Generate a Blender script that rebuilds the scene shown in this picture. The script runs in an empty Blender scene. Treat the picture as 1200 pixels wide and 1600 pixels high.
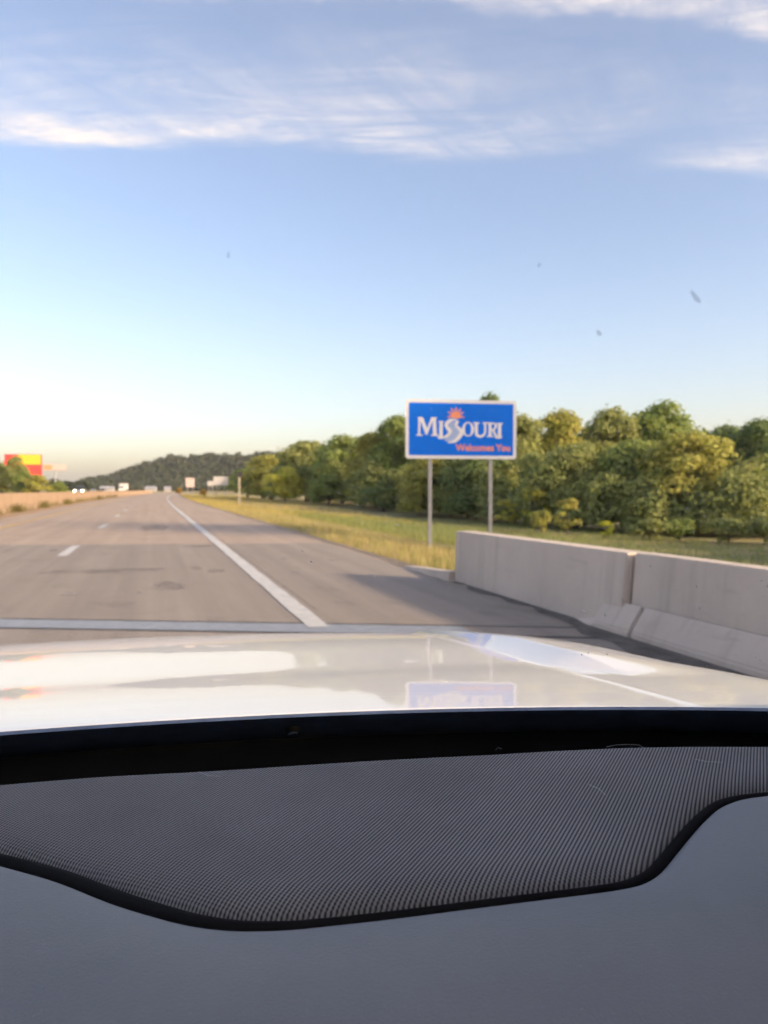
import bpy, bmesh, math, random
import numpy as np
from mathutils import Vector, Matrix
R = math.radians
random.seed(7)
sc = bpy.context.scene
C = sc.collection

# ------------------------------------------------------------------ camera
EYE = Vector((0, 0, 1.45)); YAW = 16.7; PITCH = 1.646
cam = bpy.data.cameras.new('camera'); cam_o = bpy.data.objects.new('camera', cam); C.objects.link(cam_o)
cam.sensor_fit = 'VERTICAL'; cam.sensor_height = 36; cam.lens = 27.0
cam.clip_start = 0.01; cam.clip_end = 20000
cam_o.location = EYE; cam_o.rotation_euler = (R(90 - PITCH), 0, R(-YAW))
cam.dof.use_dof = True; cam.dof.focus_distance = 0.50; cam.dof.aperture_fstop = 13.5
sc.camera = cam_o

# ------------------------------------------------------------------ sky and sun
SUN_AZ, SUN_EL = 134.0, 20.0            # degrees clockwise from +Y (the road's heading), degrees up
w = bpy.data.worlds.new('World'); sc.world = w; w.use_nodes = True
nt = w.node_tree; nt.nodes.clear()
def N(nt, t, **k):
    n = nt.nodes.new(t)
    for a, b in k.items():
        if a == 'ins':
            for i, v in b.items(): n.inputs[i].default_value = v
        else: setattr(n, a, b)
    return n
def build_sky():
    L = nt.links.new
    out = N(nt, 'ShaderNodeOutputWorld'); bg = N(nt, 'ShaderNodeBackground'); bg.inputs[1].default_value = 0.15
    sky = N(nt, 'ShaderNodeTexSky', sky_type='NISHITA', sun_disc=False)
    sky.sun_elevation = R(SUN_EL); sky.sun_rotation = R(SUN_AZ); sky.air_density = 1.0; sky.dust_density = 2.0; sky.ozone_density = 1.0
    tc = N(nt, 'ShaderNodeTexCoord')
    sep = N(nt, 'ShaderNodeSeparateXYZ'); L(tc.outputs['Generated'], sep.inputs[0])
    def M(op, a, b=None, c=None, clamp=False):
        m = N(nt, 'ShaderNodeMath', operation=op, use_clamp=clamp)
        for i, v in enumerate((a, b, c)):
            if v is None: continue
            if isinstance(v, (int, float)): m.inputs[i].default_value = v
            else: L(v, m.inputs[i])
        return m.outputs[0]
    zz = M('MAXIMUM', sep.outputs[2], 0.02)
    px = M('DIVIDE', sep.outputs[0], zz); py = M('DIVIDE', sep.outputs[1], zz)      # cloud deck seen from below
    # rotate deck coords into the wind direction
    a = R(-CLOUD_ROT); ca, sa = math.cos(a), math.sin(a)
    u = M('SUBTRACT', M('MULTIPLY', px, ca), M('MULTIPLY', py, sa))
    v = M('ADD', M('MULTIPLY', px, sa), M('MULTIPLY', py, ca))
    comb = N(nt, 'ShaderNodeCombineXYZ'); L(u, comb.inputs[0]); L(v, comb.inputs[1])
    def noise(su, sv, scale, detail, rough=.6, dist=0.0, shear=0.0, w=0.0):
        cmb = N(nt, 'ShaderNodeCombineXYZ'); L(M('MULTIPLY', M('ADD', u, M('MULTIPLY', v, shear)), su), cmb.inputs[0]); L(M('MULTIPLY', v, sv), cmb.inputs[1]); cmb.inputs[2].default_value = w
        n = N(nt, 'ShaderNodeTexNoise', ins={'Scale': scale, 'Detail': detail, 'Roughness': rough, 'Distortion': dist}); L(cmb.outputs[0], n.inputs['Vector']); return n.outputs[0]
    def rng_(x, a, b): return M('DIVIDE', M('SUBTRACT', x, a), b - a, clamp=True)
    wv = M('ADD', M('MULTIPLY', M('SUBTRACT', noise(1, 1, .8, 2.0), 0.5), 0.45), M('MULTIPLY', M('SUBTRACT', noise(1, 1, 4.5, 5.0), 0.5), 0.16))
    # long streamers: brightest along the far edge, combed out towards the near side; they repeat over the whole deck
    band_v = M('ADD', M('ADD', v, wv), CLOUD_OFF)
    ph = M('FRACT', M('DIVIDE', band_v, CLOUD_PER))
    ramp = N(nt, 'ShaderNodeValToRGB'); L(ph, ramp.inputs[0])
    e = ramp.color_ramp.elements; e[0].position = 0.0; e[0].color = (0, 0, 0, 1); e[1].position = 1.0; e[1].color = (0, 0, 0, 1)
    for p_, c_ in ((0.60, 0.0), (0.68, 0.16), (0.715, 0.46), (0.732, 0.0), (0.75, 0.0), (0.82, 0.14), (0.88, 0.32), (0.910, 0.60), (0.927, 0.85), (0.958, 0.0)):
        q = e.new(p_); q.color = (c_, c_, c_, 1)
    wisp = rng_(noise(1.0, 2.6, 2.0, 10.0, .70, 1.4, 1.6), .36, .70)           # drawn out along the streamer
    comb_ = rng_(noise(2.2, .9, 2.2, 9.0, .66, 1.0, -.75, 3.1), .30, .66)    # fall streaks
    gate = rng_(noise(.62, .9, 1.0, 2.0, .5, 0, .6, CLOUD_SEED), .38, .58)  # where along it the cloud is thick or gone
    d = M('MULTIPLY', M('MULTIPLY', ramp.outputs[0], gate), M('ADD', M('MULTIPLY', wisp, comb_), .18))
    veil = M('MULTIPLY', M('MULTIPLY', M('MULTIPLY', wisp, comb_), M('SUBTRACT', sep.outputs[2], .34)), 0.45)
    haze_ = M('MULTIPLY', M('SUBTRACT', sep.outputs[2], .32), 0.30)
    fade = M('MULTIPLY', M('SUBTRACT', sep.outputs[2], 0.22), 9.0, clamp=True)
    d = M('MULTIPLY', M('ADD', M('MULTIPLY', d, 2.1), M('ADD', M('MAXIMUM', veil, 0.0), M('MAXIMUM', haze_, 0.0))), fade, clamp=True)
    mix = N(nt, 'ShaderNodeMixRGB'); L(M('MULTIPLY', d, 0.9), mix.inputs[0]); wb = N(nt, 'ShaderNodeMixRGB', blend_type='MULTIPLY'); wb.inputs[0].default_value = 1; L(sky.outputs[0], wb.inputs[1]); wb.inputs[2].default_value = (1.07, .93, .95, 1)
    L(wb.outputs[0], mix.inputs[1]); mix.inputs[2].default_value = CLOUD_COL
    L(mix.outputs[0], bg.inputs[0]); L(bg.outputs[0], out.inputs[0])
CLOUD_ROT, CLOUD_OFF, CLOUD_PER = -11.3, 0.72, 3.2
CLOUD_SEED = 8.0
CLOUD_COL = (4.3, 3.7, 3.45, 1)
build_sky()
sun = bpy.data.lights.new('sun', 'SUN'); sun.energy = 3.7; sun.angle = R(4); sun.color = (1.0, 0.74, 0.47)
sun_o = bpy.data.objects.new('sun', sun); C.objects.link(sun_o)
sd = Vector((math.sin(R(SUN_AZ)) * math.cos(R(SUN_EL)), math.cos(R(SUN_AZ)) * math.cos(R(SUN_EL)), math.sin(R(SUN_EL))))
sun_o.rotation_euler = sd.to_track_quat('Z', 'Y').to_euler()
vs = sc.view_settings; vs.view_transform = 'Standard'; vs.look = 'None'; vs.exposure = 1.0; vs.gamma = 1; vs.use_curve_mapping = False
sc.cycles.use_light_tree = False; sc.cycles.max_bounces = 5; sc.cycles.diffuse_bounces = 3; sc.cycles.glossy_bounces = 3; sc.cycles.volume_bounces = 0; sc.cycles.use_adaptive_sampling = True; sc.cycles.adaptive_threshold = .04; sc.cycles.adaptive_min_samples = 16; sc.cycles.transparent_max_bounces = 16; sc.cycles.sample_clamp_indirect = 6

# ------------------------------------------------------------------ helpers
class MB:
    def __init__(s): s.v = []; s.f = []
    def quad(s, *p):
        n = len(s.v); s.v += [tuple(q) for q in p]; s.f.append(tuple(range(n, n + len(p)))); return s
    def box(s, x0, x1, y0, y1, z0, z1, m=None):
        n = len(s.v)
        pts = [Vector((x, y, z)) for z in (z0, z1) for y in (y0, y1) for x in (x0, x1)]
        if m is not None: pts = [m @ p for p in pts]
        s.v += [tuple(p) for p in pts]
        for f in ((0, 2, 3, 1), (4, 5, 7, 6), (0, 1, 5, 4), (2, 6, 7, 3), (0, 4, 6, 2), (1, 3, 7, 5)): s.f.append(tuple(n + i for i in f))
        return s
    def tube(s, pts, rads, k=8, caps=True):
        pts = [Vector(p) for p in pts]
        if isinstance(rads, (int, float)): rads = [rads] * len(pts)
        rings = []
        for i, p in enumerate(pts):
            t = (pts[min(i + 1, len(pts) - 1)] - pts[max(i - 1, 0)]).normalized()
            a = t.cross(Vector((0, 0, 1)) if abs(t.z) < .95 else Vector((1, 0, 0))).normalized(); b = t.cross(a)
            n = len(s.v)
            for j in range(k):
                th = 2 * math.pi * j / k
                s.v.append(tuple(p + (a * math.cos(th) + b * math.sin(th)) * rads[i]))
            rings.append(n)
        for a0, b0 in zip(rings, rings[1:]):
            for j in range(k): s.f.append((a0 + j, a0 + (j + 1) % k, b0 + (j + 1) % k, b0 + j))
        if caps:
            s.f.append(tuple(rings[0] + j for j in range(k))[::-1]); s.f.append(tuple(rings[-1] + j for j in range(k)))
        return s
    def prism(s, outline, d0, d1, fn=None):
        # outline: 2D points; fn maps (a, b, depth) to 3D
        n = len(s.v); k = len(outline)
        for d in (d0, d1): s.v += [tuple(fn(a, b, d)) for a, b in outline]
        s.f.append(tuple(range(n, n + k))); s.f.append(tuple(range(n + k, n + 2 * k))[::-1])
        for i in range(k): j = (i + 1) % k; s.f.append((n + i, n + k + i, n + k + j, n + j))
        return s
    def grid(s, rows):
        n = len(s.v); c = len(rows[0])
        for r in rows: s.v += [tuple(p) for p in r]
        for i in range(len(rows) - 1):
            for j in range(c - 1): a = n + i * c + j; s.f.append((a, a + 1, a + c + 1, a + c))
        return s
    def mesh(s, name):
        me = bpy.data.meshes.new(name); me.from_pydata(s.v, [], s.f); me.update(); return me
    def build(s, name, mat, parent=None, smooth=False, fix=True, bevel=0):
        me = s.mesh(name)
        if fix or bevel:
            bm = bmesh.new(); bm.from_mesh(me)
            if fix: bmesh.ops.recalc_face_normals(bm, faces=bm.faces)
            if bevel: bmesh.ops.bevel(bm, geom=[e for e in bm.edges if len(e.link_faces) == 2 and e.calc_face_angle() > .5], offset=bevel, segments=2, affect='EDGES')
            bm.to_mesh(me); bm.free()
        return link(name, me, mat, parent, smooth)
def link(name, me, mat, parent=None, smooth=False):
    if mat is not None and not len(me.materials): me.materials.append(mat)
    if smooth: me.polygons.foreach_set('use_smooth', [True] * len(me.polygons))
    o = bpy.data.objects.new(name, me); C.objects.link(o); o.parent = parent
    return o
def empty(name, loc=(0, 0, 0), rz=0):
    o = bpy.data.objects.new(name, None); C.objects.link(o); o.location = loc; o.rotation_euler = (0, 0, rz); o.empty_display_size = .3; return o
def tag(o, label=None, cat=None, group=None, kind=None):
    if label: o['label'] = label
    if cat: o['category'] = cat
    if group: o['group'] = group
    if kind: o['kind'] = kind
    return o
def sstep(a, b, x):
    t = min(1, max(0, (x - a) / (b - a))); return t * t * (3 - 2 * t)
def lerp_tab(tab, x):
    if x <= tab[0][0]: return tab[0][1]
    for (a, va), (b, vb) in zip(tab, tab[1:]):
        if x <= b: return va + (vb - va) * (x - a) / (b - a)
    return tab[-1][1]

# materials -------------------------------------------------------------
def mat_new(name):
    m = bpy.data.materials.new(name); m.use_nodes = True; m.node_tree.nodes.clear()
    t = m.node_tree; out = t.nodes.new('ShaderNodeOutputMaterial'); b = t.nodes.new('ShaderNodeBsdfPrincipled')
    t.links.new(b.outputs[0], out.inputs[0]); return m, t, b, out
def simple(name, col, rough=.6, metal=0, noise=0, nscale=8, bump=0, bscale=60, coat=0, spec=None, emit=None, coord='Object', stretch=None):
    m, t, b, out = mat_new(name); L = t.links.new
    b.inputs['Base Color'].default_value = (*col, 1); b.inputs['Roughness'].default_value = rough; b.inputs['Metallic'].default_value = metal
    if coat: b.inputs['Coat Weight'].default_value = coat; b.inputs['Coat Roughness'].default_value = .02
    if spec is not None: b.inputs['Specular IOR Level'].default_value = spec
    if emit: b.inputs['Emission Color'].default_value = (*emit[:3], 1); b.inputs['Emission Strength'].default_value = emit[3]
    if noise or bump:
        tc = t.nodes.new('ShaderNodeTexCoord'); vec = tc.outputs[coord]
        if stretch:
            mp = t.nodes.new('ShaderNodeMapping'); mp.inputs['Scale'].default_value = stretch; L(vec, mp.inputs[0]); vec = mp.outputs[0]
    if noise:
        n = N(t, 'ShaderNodeTexNoise', ins={'Scale': nscale, 'Detail': 7.0, 'Roughness': .65}); L(vec, n.inputs['Vector'])
        r = t.nodes.new('ShaderNodeValToRGB'); L(n.outputs[0], r.inputs[0])
        r.color_ramp.elements[0].position = .3; r.color_ramp.elements[1].position = .7
        r.color_ramp.elements[0].color = (*[c * (1 - noise) for c in col], 1); r.color_ramp.elements[1].color = (*[min(1, c * (1 + noise)) for c in col], 1)
        L(r.outputs[0], b.inputs['Base Color'])
    if bump:
        n = N(t, 'ShaderNodeTexNoise', ins={'Scale': bscale, 'Detail': 5.0, 'Roughness': .6}); L(vec, n.inputs['Vector'])
        bp = t.nodes.new('ShaderNodeBump'); bp.inputs['Strength'].default_value = bump; bp.inputs['Distance'].default_value = .02
        L(n.outputs[0], bp.inputs['Height']); L(bp.outputs[0], b.inputs['Normal'])
    return m
def road_mat(name, ca, cb, cdark):
    m, t, b, out = mat_new(name); L = t.links.new
    tc = t.nodes.new('ShaderNodeTexCoord')
    def noise(sx, sy, scale, detail=6, rough=.6):
        mp = t.nodes.new('ShaderNodeMapping'); mp.inputs['Scale'].default_value = (sx, sy, 1); L(tc.outputs['Object'], mp.inputs[0])
        n = N(t, 'ShaderNodeTexNoise', ins={'Scale': scale, 'Detail': detail, 'Roughness': rough}); L(mp.outputs[0], n.inputs['Vector']); return n.outputs[0]
    def ramp(src, p0, p1, c0=(0, 0, 0, 1), c1=(1, 1, 1, 1)):
        r = t.nodes.new('ShaderNodeValToRGB'); r.color_ramp.elements[0].position = p0; r.color_ramp.elements[1].position = p1
        r.color_ramp.elements[0].color = c0; r.color_ramp.elements[1].color = c1; L(src, r.inputs[0]); return r.outputs[0]
    def mix(f, a, bb, bt='MIX'):
        x = t.nodes.new('ShaderNodeMixRGB'); x.blend_type = bt
        for i, v in enumerate((f, a, bb)):
            if isinstance(v, float): x.inputs[i].default_value = v
            elif isinstance(v, tuple): x.inputs[i].default_value = v
            else: L(v, x.inputs[i])
        return x.outputs[0]
    base = ramp(noise(1, .35, .45), .32, .68, (*ca, 1), (*cb, 1))
    streak = ramp(noise(2.2, .045, 1.0), .38, .66)                      # tyre-worn lengthwise streaks
    c = mix(mixf(t, streak, .65), base, (*cdark, 1))
    blot = ramp(noise(1, .6, 1.1, 8, .7), .56, .72)
    c = mix(mixf(t, blot, .8), c, (*[k * .8 for k in cdark], 1))
    pale = ramp(noise(.9, .5, 2.3, 6, .7), .66, .76)
    c = mix(mixf(t, pale, .45), c, (*[min(1, k * 1.35) for k in cb], 1))
    grit = ramp(noise(1, 1, 70, 3, .7), .25, .75, (.72, .72, .72, 1), (1.2, 1.2, 1.2, 1))
    c = mix(1.0, c, grit, 'MULTIPLY')
    L(c, b.inputs['Base Color']); b.inputs['Roughness'].default_value = .82; b.inputs['Specular IOR Level'].default_value = .35
    bp = t.nodes.new('ShaderNodeBump'); bp.inputs['Strength'].default_value = .35; bp.inputs['Distance'].default_value = .01
    L(noise(1, 1, 55, 4), bp.inputs['Height']); L(bp.outputs[0], b.inputs['Normal'])
    return m
def mixf(t, src, k):
    m = t.nodes.new('ShaderNodeMath'); m.operation = 'MULTIPLY'; t.links.new(src, m.inputs[0]); m.inputs[1].default_value = k; return m.outputs[0]
def leaf_mat(name):
    m, t, b, out = mat_new(name); L = t.links.new
    oi = t.nodes.new('ShaderNodeObjectInfo'); tc = t.nodes.new('ShaderNodeTexCoord')
    n = N(t, 'ShaderNodeTexNoise', ins={'Scale': .55, 'Detail': 4.0, 'Roughness': .6}); L(tc.outputs['Object'], n.inputs['Vector'])
    hs = t.nodes.new('ShaderNodeHueSaturation')
    mr = N(t, 'ShaderNodeMapRange', ins={'From Min': .3, 'From Max': .7, 'To Min': .485, 'To Max': .515}); L(n.outputs[0], mr.inputs[0]); L(mr.outputs[0], hs.inputs['Hue'])
    n2 = N(t, 'ShaderNodeTexNoise', ins={'Scale': 2.3, 'Detail': 3.0}); L(tc.outputs['Object'], n2.inputs['Vector'])
    mr2 = N(t, 'ShaderNodeMapRange', ins={'From Min': .3, 'From Max': .7, 'To Min': .7, 'To Max': 1.35}); L(n2.outputs[0], mr2.inputs[0]); L(mr2.outputs[0], hs.inputs['Value'])
    L(oi.outputs['Color'], hs.inputs['Color'])
    L(hs.outputs[0], b.inputs['Base Color']); b.inputs['Roughness'].default_value = .6; b.inputs['Specular IOR Level'].default_value = .3
    tr = t.nodes.new('ShaderNodeBsdfTranslucent'); L(hs.outputs[0], tr.inputs[0])
    mx = t.nodes.new('ShaderNodeMixShader'); mx.inputs[0].default_value = .48
    L(b.outputs[0], mx.inputs[1]); L(tr.outputs[0], mx.inputs[2]); L(mx.outputs[0], out.inputs[0]); return m
def glass_mat(name, tint=(.97, .985, .98)):
    m, t, b, out = mat_new(name); L = t.links.new; t.nodes.remove(b)
    g = t.nodes.new('ShaderNodeNewGeometry')
    dp = N(t, 'ShaderNodeVectorMath', operation='DOT_PRODUCT'); L(g.outputs['Incoming'], dp.inputs[0]); L(g.outputs['Normal'], dp.inputs[1])
    def M(op, a, b_):
        k = N(t, 'ShaderNodeMath', operation=op)
        for i, v in enumerate((a, b_)):
            if isinstance(v, float): k.inputs[i].default_value = v
            elif v is not None: L(v, k.inputs[i])
        return k.outputs[0]
    c = M('ABSOLUTE', dp.outputs['Value'], None)
    fr = M('ADD', M('MULTIPLY', M('POWER', M('SUBTRACT', 1.0, c), 5.0), .30), .010)          # Schlick reflectance of glass
    tr = t.nodes.new('ShaderNodeBsdfTransparent'); tr.inputs[0].default_value = (*tint, 1)
    gl = t.nodes.new('ShaderNodeBsdfGlossy'); gl.inputs['Roughness'].default_value = 0.0
    mx = t.nodes.new('ShaderNodeMixShader'); L(fr, mx.inputs[0]); L(tr.outputs[0], mx.inputs[1]); L(gl.outputs[0], mx.inputs[2]); L(mx.outputs[0], out.inputs[0]); return m
def fabric_mat():
    # ribbed woven speaker cloth: ribs run 43 degrees off the car's axis
    m, t, b, out = mat_new('speaker_cloth'); L = t.links.new
    tc = t.nodes.new('ShaderNodeTexCoord')
    mp = t.nodes.new('ShaderNodeMapping'); mp.inputs['Rotation'].default_value = (0, 0, R(43)); L(tc.outputs['Object'], mp.inputs[0])
    def wave(axis, pitch):
        wv = t.nodes.new('ShaderNodeTexWave'); wv.wave_type = 'BANDS'; wv.bands_direction = axis; wv.wave_profile = 'SIN'
        wv.inputs['Scale'].default_value = (2 * math.pi / pitch) / 20.0; wv.inputs['Distortion'].default_value = 0; L(mp.outputs[0], wv.inputs['Vector']); return wv.outputs['Fac']
    ribs = wave('X', .0022); cross = wave('Y', .0019)
    n = N(t, 'ShaderNodeTexNoise', ins={'Scale': 9.0, 'Detail': 6.0}); L(tc.outputs['Object'], n.inputs['Vector'])
    def M(op, a, b_):
        k = N(t, 'ShaderNodeMath', operation=op)
        for i, v in enumerate((a, b_)):
            if isinstance(v, float): k.inputs[i].default_value = v
            else: L(v, k.inputs[i])
        return k.outputs[0]
    hgt = M('ADD', ribs, M('MULTIPLY', cross, .35))
    r = t.nodes.new('ShaderNodeValToRGB'); L(M('DIVIDE', hgt, 1.35), r.inputs[0])
    r.color_ramp.elements[0].position = .18; r.color_ramp.elements[0].color = (.04, .039, .04, 1)
    r.color_ramp.elements[1].position = .72; r.color_ramp.elements[1].color = (.25, .242, .24, 1)
    mr = N(t, 'ShaderNodeMapRange', ins={'From Min': .3, 'From Max': .7, 'To Min': .88, 'To Max': 1.1}); L(n.outputs[0], mr.inputs[0])
    x = t.nodes.new('ShaderNodeMixRGB'); x.blend_type = 'MULTIPLY'; x.inputs[0].default_value = 1; L(r.outputs[0], x.inputs[1]); L(mr.outputs[0], x.inputs[2])
    L(x.outputs[0], b.inputs['Base Color']); b.inputs['Roughness'].default_value = .85; b.inputs['Specular IOR Level'].default_value = .2
    bp = t.nodes.new('ShaderNodeBump'); bp.inputs['Strength'].default_value = .6; bp.inputs['Distance'].default_value = .0008
    L(hgt, bp.inputs['Height']); L(bp.outputs[0], b.inputs['Normal']); return m

def dusty(m, scale, p0, p1, k, col):
    t = m.node_tree; b = next(n for n in t.nodes if n.type == 'BSDF_PRINCIPLED'); L = t.links.new; src = b.inputs['Base Color'].links[0].from_socket
    tc = t.nodes.new('ShaderNodeTexCoord'); n = N(t, 'ShaderNodeTexNoise', ins={'Scale': scale, 'Detail': 4.0, 'Roughness': .8}); L(tc.outputs['Object'], n.inputs['Vector'])
    mr = N(t, 'ShaderNodeMapRange', ins={'From Min': p0, 'From Max': p1, 'To Min': 0.0, 'To Max': k}); L(n.outputs[0], mr.inputs[0])
    x = t.nodes.new('ShaderNodeMixRGB'); L(mr.outputs[0], x.inputs[0]); L(src, x.inputs[1]); x.inputs[2].default_value = (*col, 1); L(x.outputs[0], b.inputs['Base Color'])
def conc_mat(name, col):
    m, t, b, out = mat_new(name); L = t.links.new; tc = t.nodes.new('ShaderNodeTexCoord')
    def noise(sc_, scale, det=6, rough=.65):
        mp = t.nodes.new('ShaderNodeMapping'); mp.inputs['Scale'].default_value = sc_; L(tc.outputs['Object'], mp.inputs[0])
        n = N(t, 'ShaderNodeTexNoise', ins={'Scale': scale, 'Detail': det, 'Roughness': rough}); L(mp.outputs[0], n.inputs['Vector']); return n.outputs[0]
    def layer(prev, src, p0, p1, dark, k):
        r = t.nodes.new('ShaderNodeValToRGB'); r.color_ramp.elements[0].position = p0; r.color_ramp.elements[1].position = p1; L(src, r.inputs[0])
        x = t.nodes.new('ShaderNodeMixRGB'); L(mixf(t, r.outputs[0], k), x.inputs[0])
        if isinstance(prev, tuple): x.inputs[1].default_value = prev
        else: L(prev, x.inputs[1])
        x.inputs[2].default_value = (*dark, 1); return x.outputs[0]
    c = layer((*col, 1), noise((1, 1, 1), .9), .35, .7, tuple(k * .80 for k in col), .8)
    c = layer(c, noise((1, 3.2, .22), 1.6), .52, .72, tuple(k * .62 for k in col), .65)          # rain streaks
    c = layer(c, noise((1, .5, 5), 2.2), .60, .72, tuple(k * .55 for k in col), .45)             # tyre scuffs running lengthwise
    c = layer(c, noise((1, 1, 1), 22, 3), .66, .72, tuple(k * .45 for k in col), .6)             # air holes
    c = layer(c, noise((1, 1, 1), 5), .66, .74, tuple(min(1, k * 1.25) for k in col), .6)
    L(c, b.inputs['Base Color']); b.inputs['Roughness'].default_value = .9; b.inputs['Specular IOR Level'].default_value = .3
    bp = t.nodes.new('ShaderNodeBump'); bp.inputs['Strength'].default_value = .4; bp.inputs['Distance'].default_value = .015; L(noise((1, 1, 1), 30, 5), bp.inputs['Height']); L(bp.outputs[0], b.inputs['Normal']); return m
M_road = road_mat('worn_asphalt', (.39, .305, .23), (.445, .35, .27), (.31, .24, .185))
M_slab = road_mat('approach_concrete', (.29, .245, .205), (.34, .29, .245), (.21, .178, .15))
M_deck = road_mat('deck_concrete', (.29, .25, .215), (.34, .295, .255), (.225, .195, .165))
M_paint = simple('road_paint', (.52, .51, .49), .7, noise=.18, nscale=5, bump=.2, bscale=50)
M_steel = simple('joint_steel', (.29, .30, .315), .5, metal=.2, noise=.3, nscale=6, stretch=(1, 3, 1))
M_seam = simple('joint_rubber', (.035, .033, .03), .8, noise=.3)
M_conc = conc_mat('barrier_concrete', (.66, .56, .475))
M_concm = simple('median_concrete', (.33, .232, .15), .88, noise=.10, nscale=.6, bump=.2, bscale=20)
M_dirt = simple('shoulder_dirt', (.33, .22, .12), .95, noise=.35, nscale=1.2, bump=.6, bscale=12)
M_debris = simple('gutter_debris', (.13, .115, .10), .95, noise=.45, nscale=6, bump=.8, bscale=40)
M_ground = simple('ground_grass', (.235, .21, .08), .95, noise=.4, nscale=.35, bump=.6, bscale=8)
dusty(M_ground, .22, .50, .62, .75, (.40, .27, .13)); dusty(M_ground, 1.4, .55, .70, .6, (.13, .16, .05))
M_grass = leaf_mat('grass_blades')
M_leaf = leaf_mat('leaves')
M_bark = simple('bark', (.12, .095, .075), .9, noise=.35, nscale=5, bump=.6, bscale=18)
M_galv = simple('galvanised_steel', (.42, .41, .40), .48, metal=.55, noise=.15, nscale=5)
M_blue = simple('sign_blue', (.001, .165, .80), .6, noise=.06, nscale=3, spec=.15)
M_white = simple('sign_white', (.82, .80, .79), .45, noise=.05)
M_pale = simple('sign_river_blue', (.36, .47, .74), .45, noise=.08, nscale=4)
M_orange = simple('sign_orange', (.95, .34, .17), .55, noise=.06, spec=.2)
M_alu = simple('sign_back', (.45, .45, .45), .4, metal=.7, noise=.1)
M_paintcar = simple('pearl_white_paint', (.90, .87, .83), .38, coat=.8, spec=.3, noise=.015, nscale=.8)
M_black = simple('black_plastic', (.006, .0065, .008), .65, noise=.2, nscale=30)
M_frit = simple('ceramic_band', (.18, .24, .36), .45, noise=.2, nscale=40)
M_dash = simple('dash_plastic', (.178, .182, .194), .5, noise=.10, nscale=3, bump=.25, bscale=700)
dusty(M_dash, 260, .62, .74, .30, (.36, .35, .34)); dusty(M_dash, 7, .45, .75, .16, (.27, .26, .26))
M_cloth = fabric_mat(); M_edge_shade = simple('edge_shade', (.007, .0065, .007), .85, noise=.25, nscale=60, spec=.1)
M_glass = glass_mat('windshield_glass')
M_tint = glass_mat('tinted_glass', (.27, .28, .28))
M_tyre = simple('tyre_rubber', (.02, .02, .02), .85, noise=.2)
M_rim = simple('alloy', (.5, .5, .52), .3, metal=.9, noise=.05)
M_lens = simple('lamp_lens', (.8, .8, .8), .08, noise=.03)
M_lint = simple('lint', (.42, .41, .39), .9, noise=.1)
M_speck = simple('dried_speck', (.30, .29, .27), .9, noise=.2)
M_speckw = simple('pale_speck', (.75, .74, .72), .8, noise=.1)

# ------------------------------------------------------------------ road layout: lengthwise y, gentle right-hand curve far off
def curve(y): return 1.05e-4 * max(0, y - 60) ** 2 if y < 700 else 1.05e-4 * 640 ** 2 + .1344 * (y - 700)
YS = [-40, -20, -8, 0, 6, 12, 18, 26, 36, 48, 60, 80, 100, 125, 150, 180, 215, 255, 300, 350, 410, 480, 560, 650, 750]
def ribbon(x0, x1, z, ys, nx=1, zf=None):
    m = MB(); rows = []
    for y in ys:
        rows.append([(curve(y) + x0 + (x1 - x0) * j / nx, y, (zf(curve(y) + x0 + (x1 - x0) * j / nx, y) if zf else 0) + z) for j in range(nx + 1)])
    return m.grid(rows)
def ground_z(x, y):
    r = x - curve(y)
    far = sstep(35, 130, y)
    if r > 4.7:
        drop = lerp_tab([(4.7, .05), (5.6, .07), (8.6, .52), (12, .85), (24, 1.9), (34, 2.1), (60, 2.3), (150, 1.5), (3000, 0)], r)
        return -drop * (1 - .72 * far)
    if r < -9.2:
        return lerp_tab([(-400, .9), (-60, .8), (-24, .62), (-10.2, .6), (-9.2, -.06)], r) * sstep(20, 140, y) - .06
    return -.06
g = MB(); gx = [-4000, -1500, -600, -250, -120, -60, -40, -24, -20, -15, -10.2, -9.2, 0, 4.7, 5.2, 5.6, 7, 8.6, 10, 12, 16, 20, 24, 34, 45, 60, 90, 150, 300, 700, 1600, 4000]
rows = []
for y in [-4000, -1500, -500, -200, -100] + YS + [950, 1300, 2000, 4500, 9000]:
    rows.append([(curve(min(y, 750)) + x, y, ground_z(curve(min(y, 750)) + x, min(y, 750)) + (0 if abs(x) > 30 else 0)) for x in gx])
g.grid(rows)
ground = tag(g.build('ground', M_ground, smooth=True, fix=False), kind='structure')
road = tag(ribbon(-8.75, 4.72, 0, YS, 6).build('road', M_road, fix=False), kind='structure')
# approach slab (greyer) and the bridge deck, both ending on the bridge's skew
def skew_sheet(x0, x1, f0, f1, z, nx=8):
    m = MB(); rows = []
    for k in range(5):
        rows.append([(x0 + (x1 - x0) * j / nx, (1 - k / 4) * f0(x0 + (x1 - x0) * j / nx) + k / 4 * f1(x0 + (x1 - x0) * j / nx), z) for j in range(nx + 1)])
    return m.grid(rows)
SK = -.40
j_near = lambda x: 8.20 + SK * x; j_far = lambda x: 8.80 + SK * x
skew_sheet(-8.72, 4.44, j_far, lambda x: 21.4 - .22 * x, .004).build('approach_slab', M_slab, road, fix=False)
skew_sheet(-8.72, 4.44, lambda x: -38, j_near, .005).build('bridge_deck', M_deck, road, fix=False)
ej = skew_sheet(-8.7, 3.1, lambda x: j_near(x) + .04, lambda x: j_far(x) - .04, .008).build('expansion_joint', M_steel, road, fix=False)
skew_sheet(3.11, 4.42, lambda x: j_near(x) + .04, lambda x: j_far(x) - .04, .008).build('expansion_joint', M_slab, road, fix=False)
for f in (j_near, j_far):
    skew_sheet(-8.7, 4.42, lambda x: f(x) - .035, lambda x: f(x) + .035, .0065).build('joint_seam', M_seam, road, fix=False)
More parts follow.
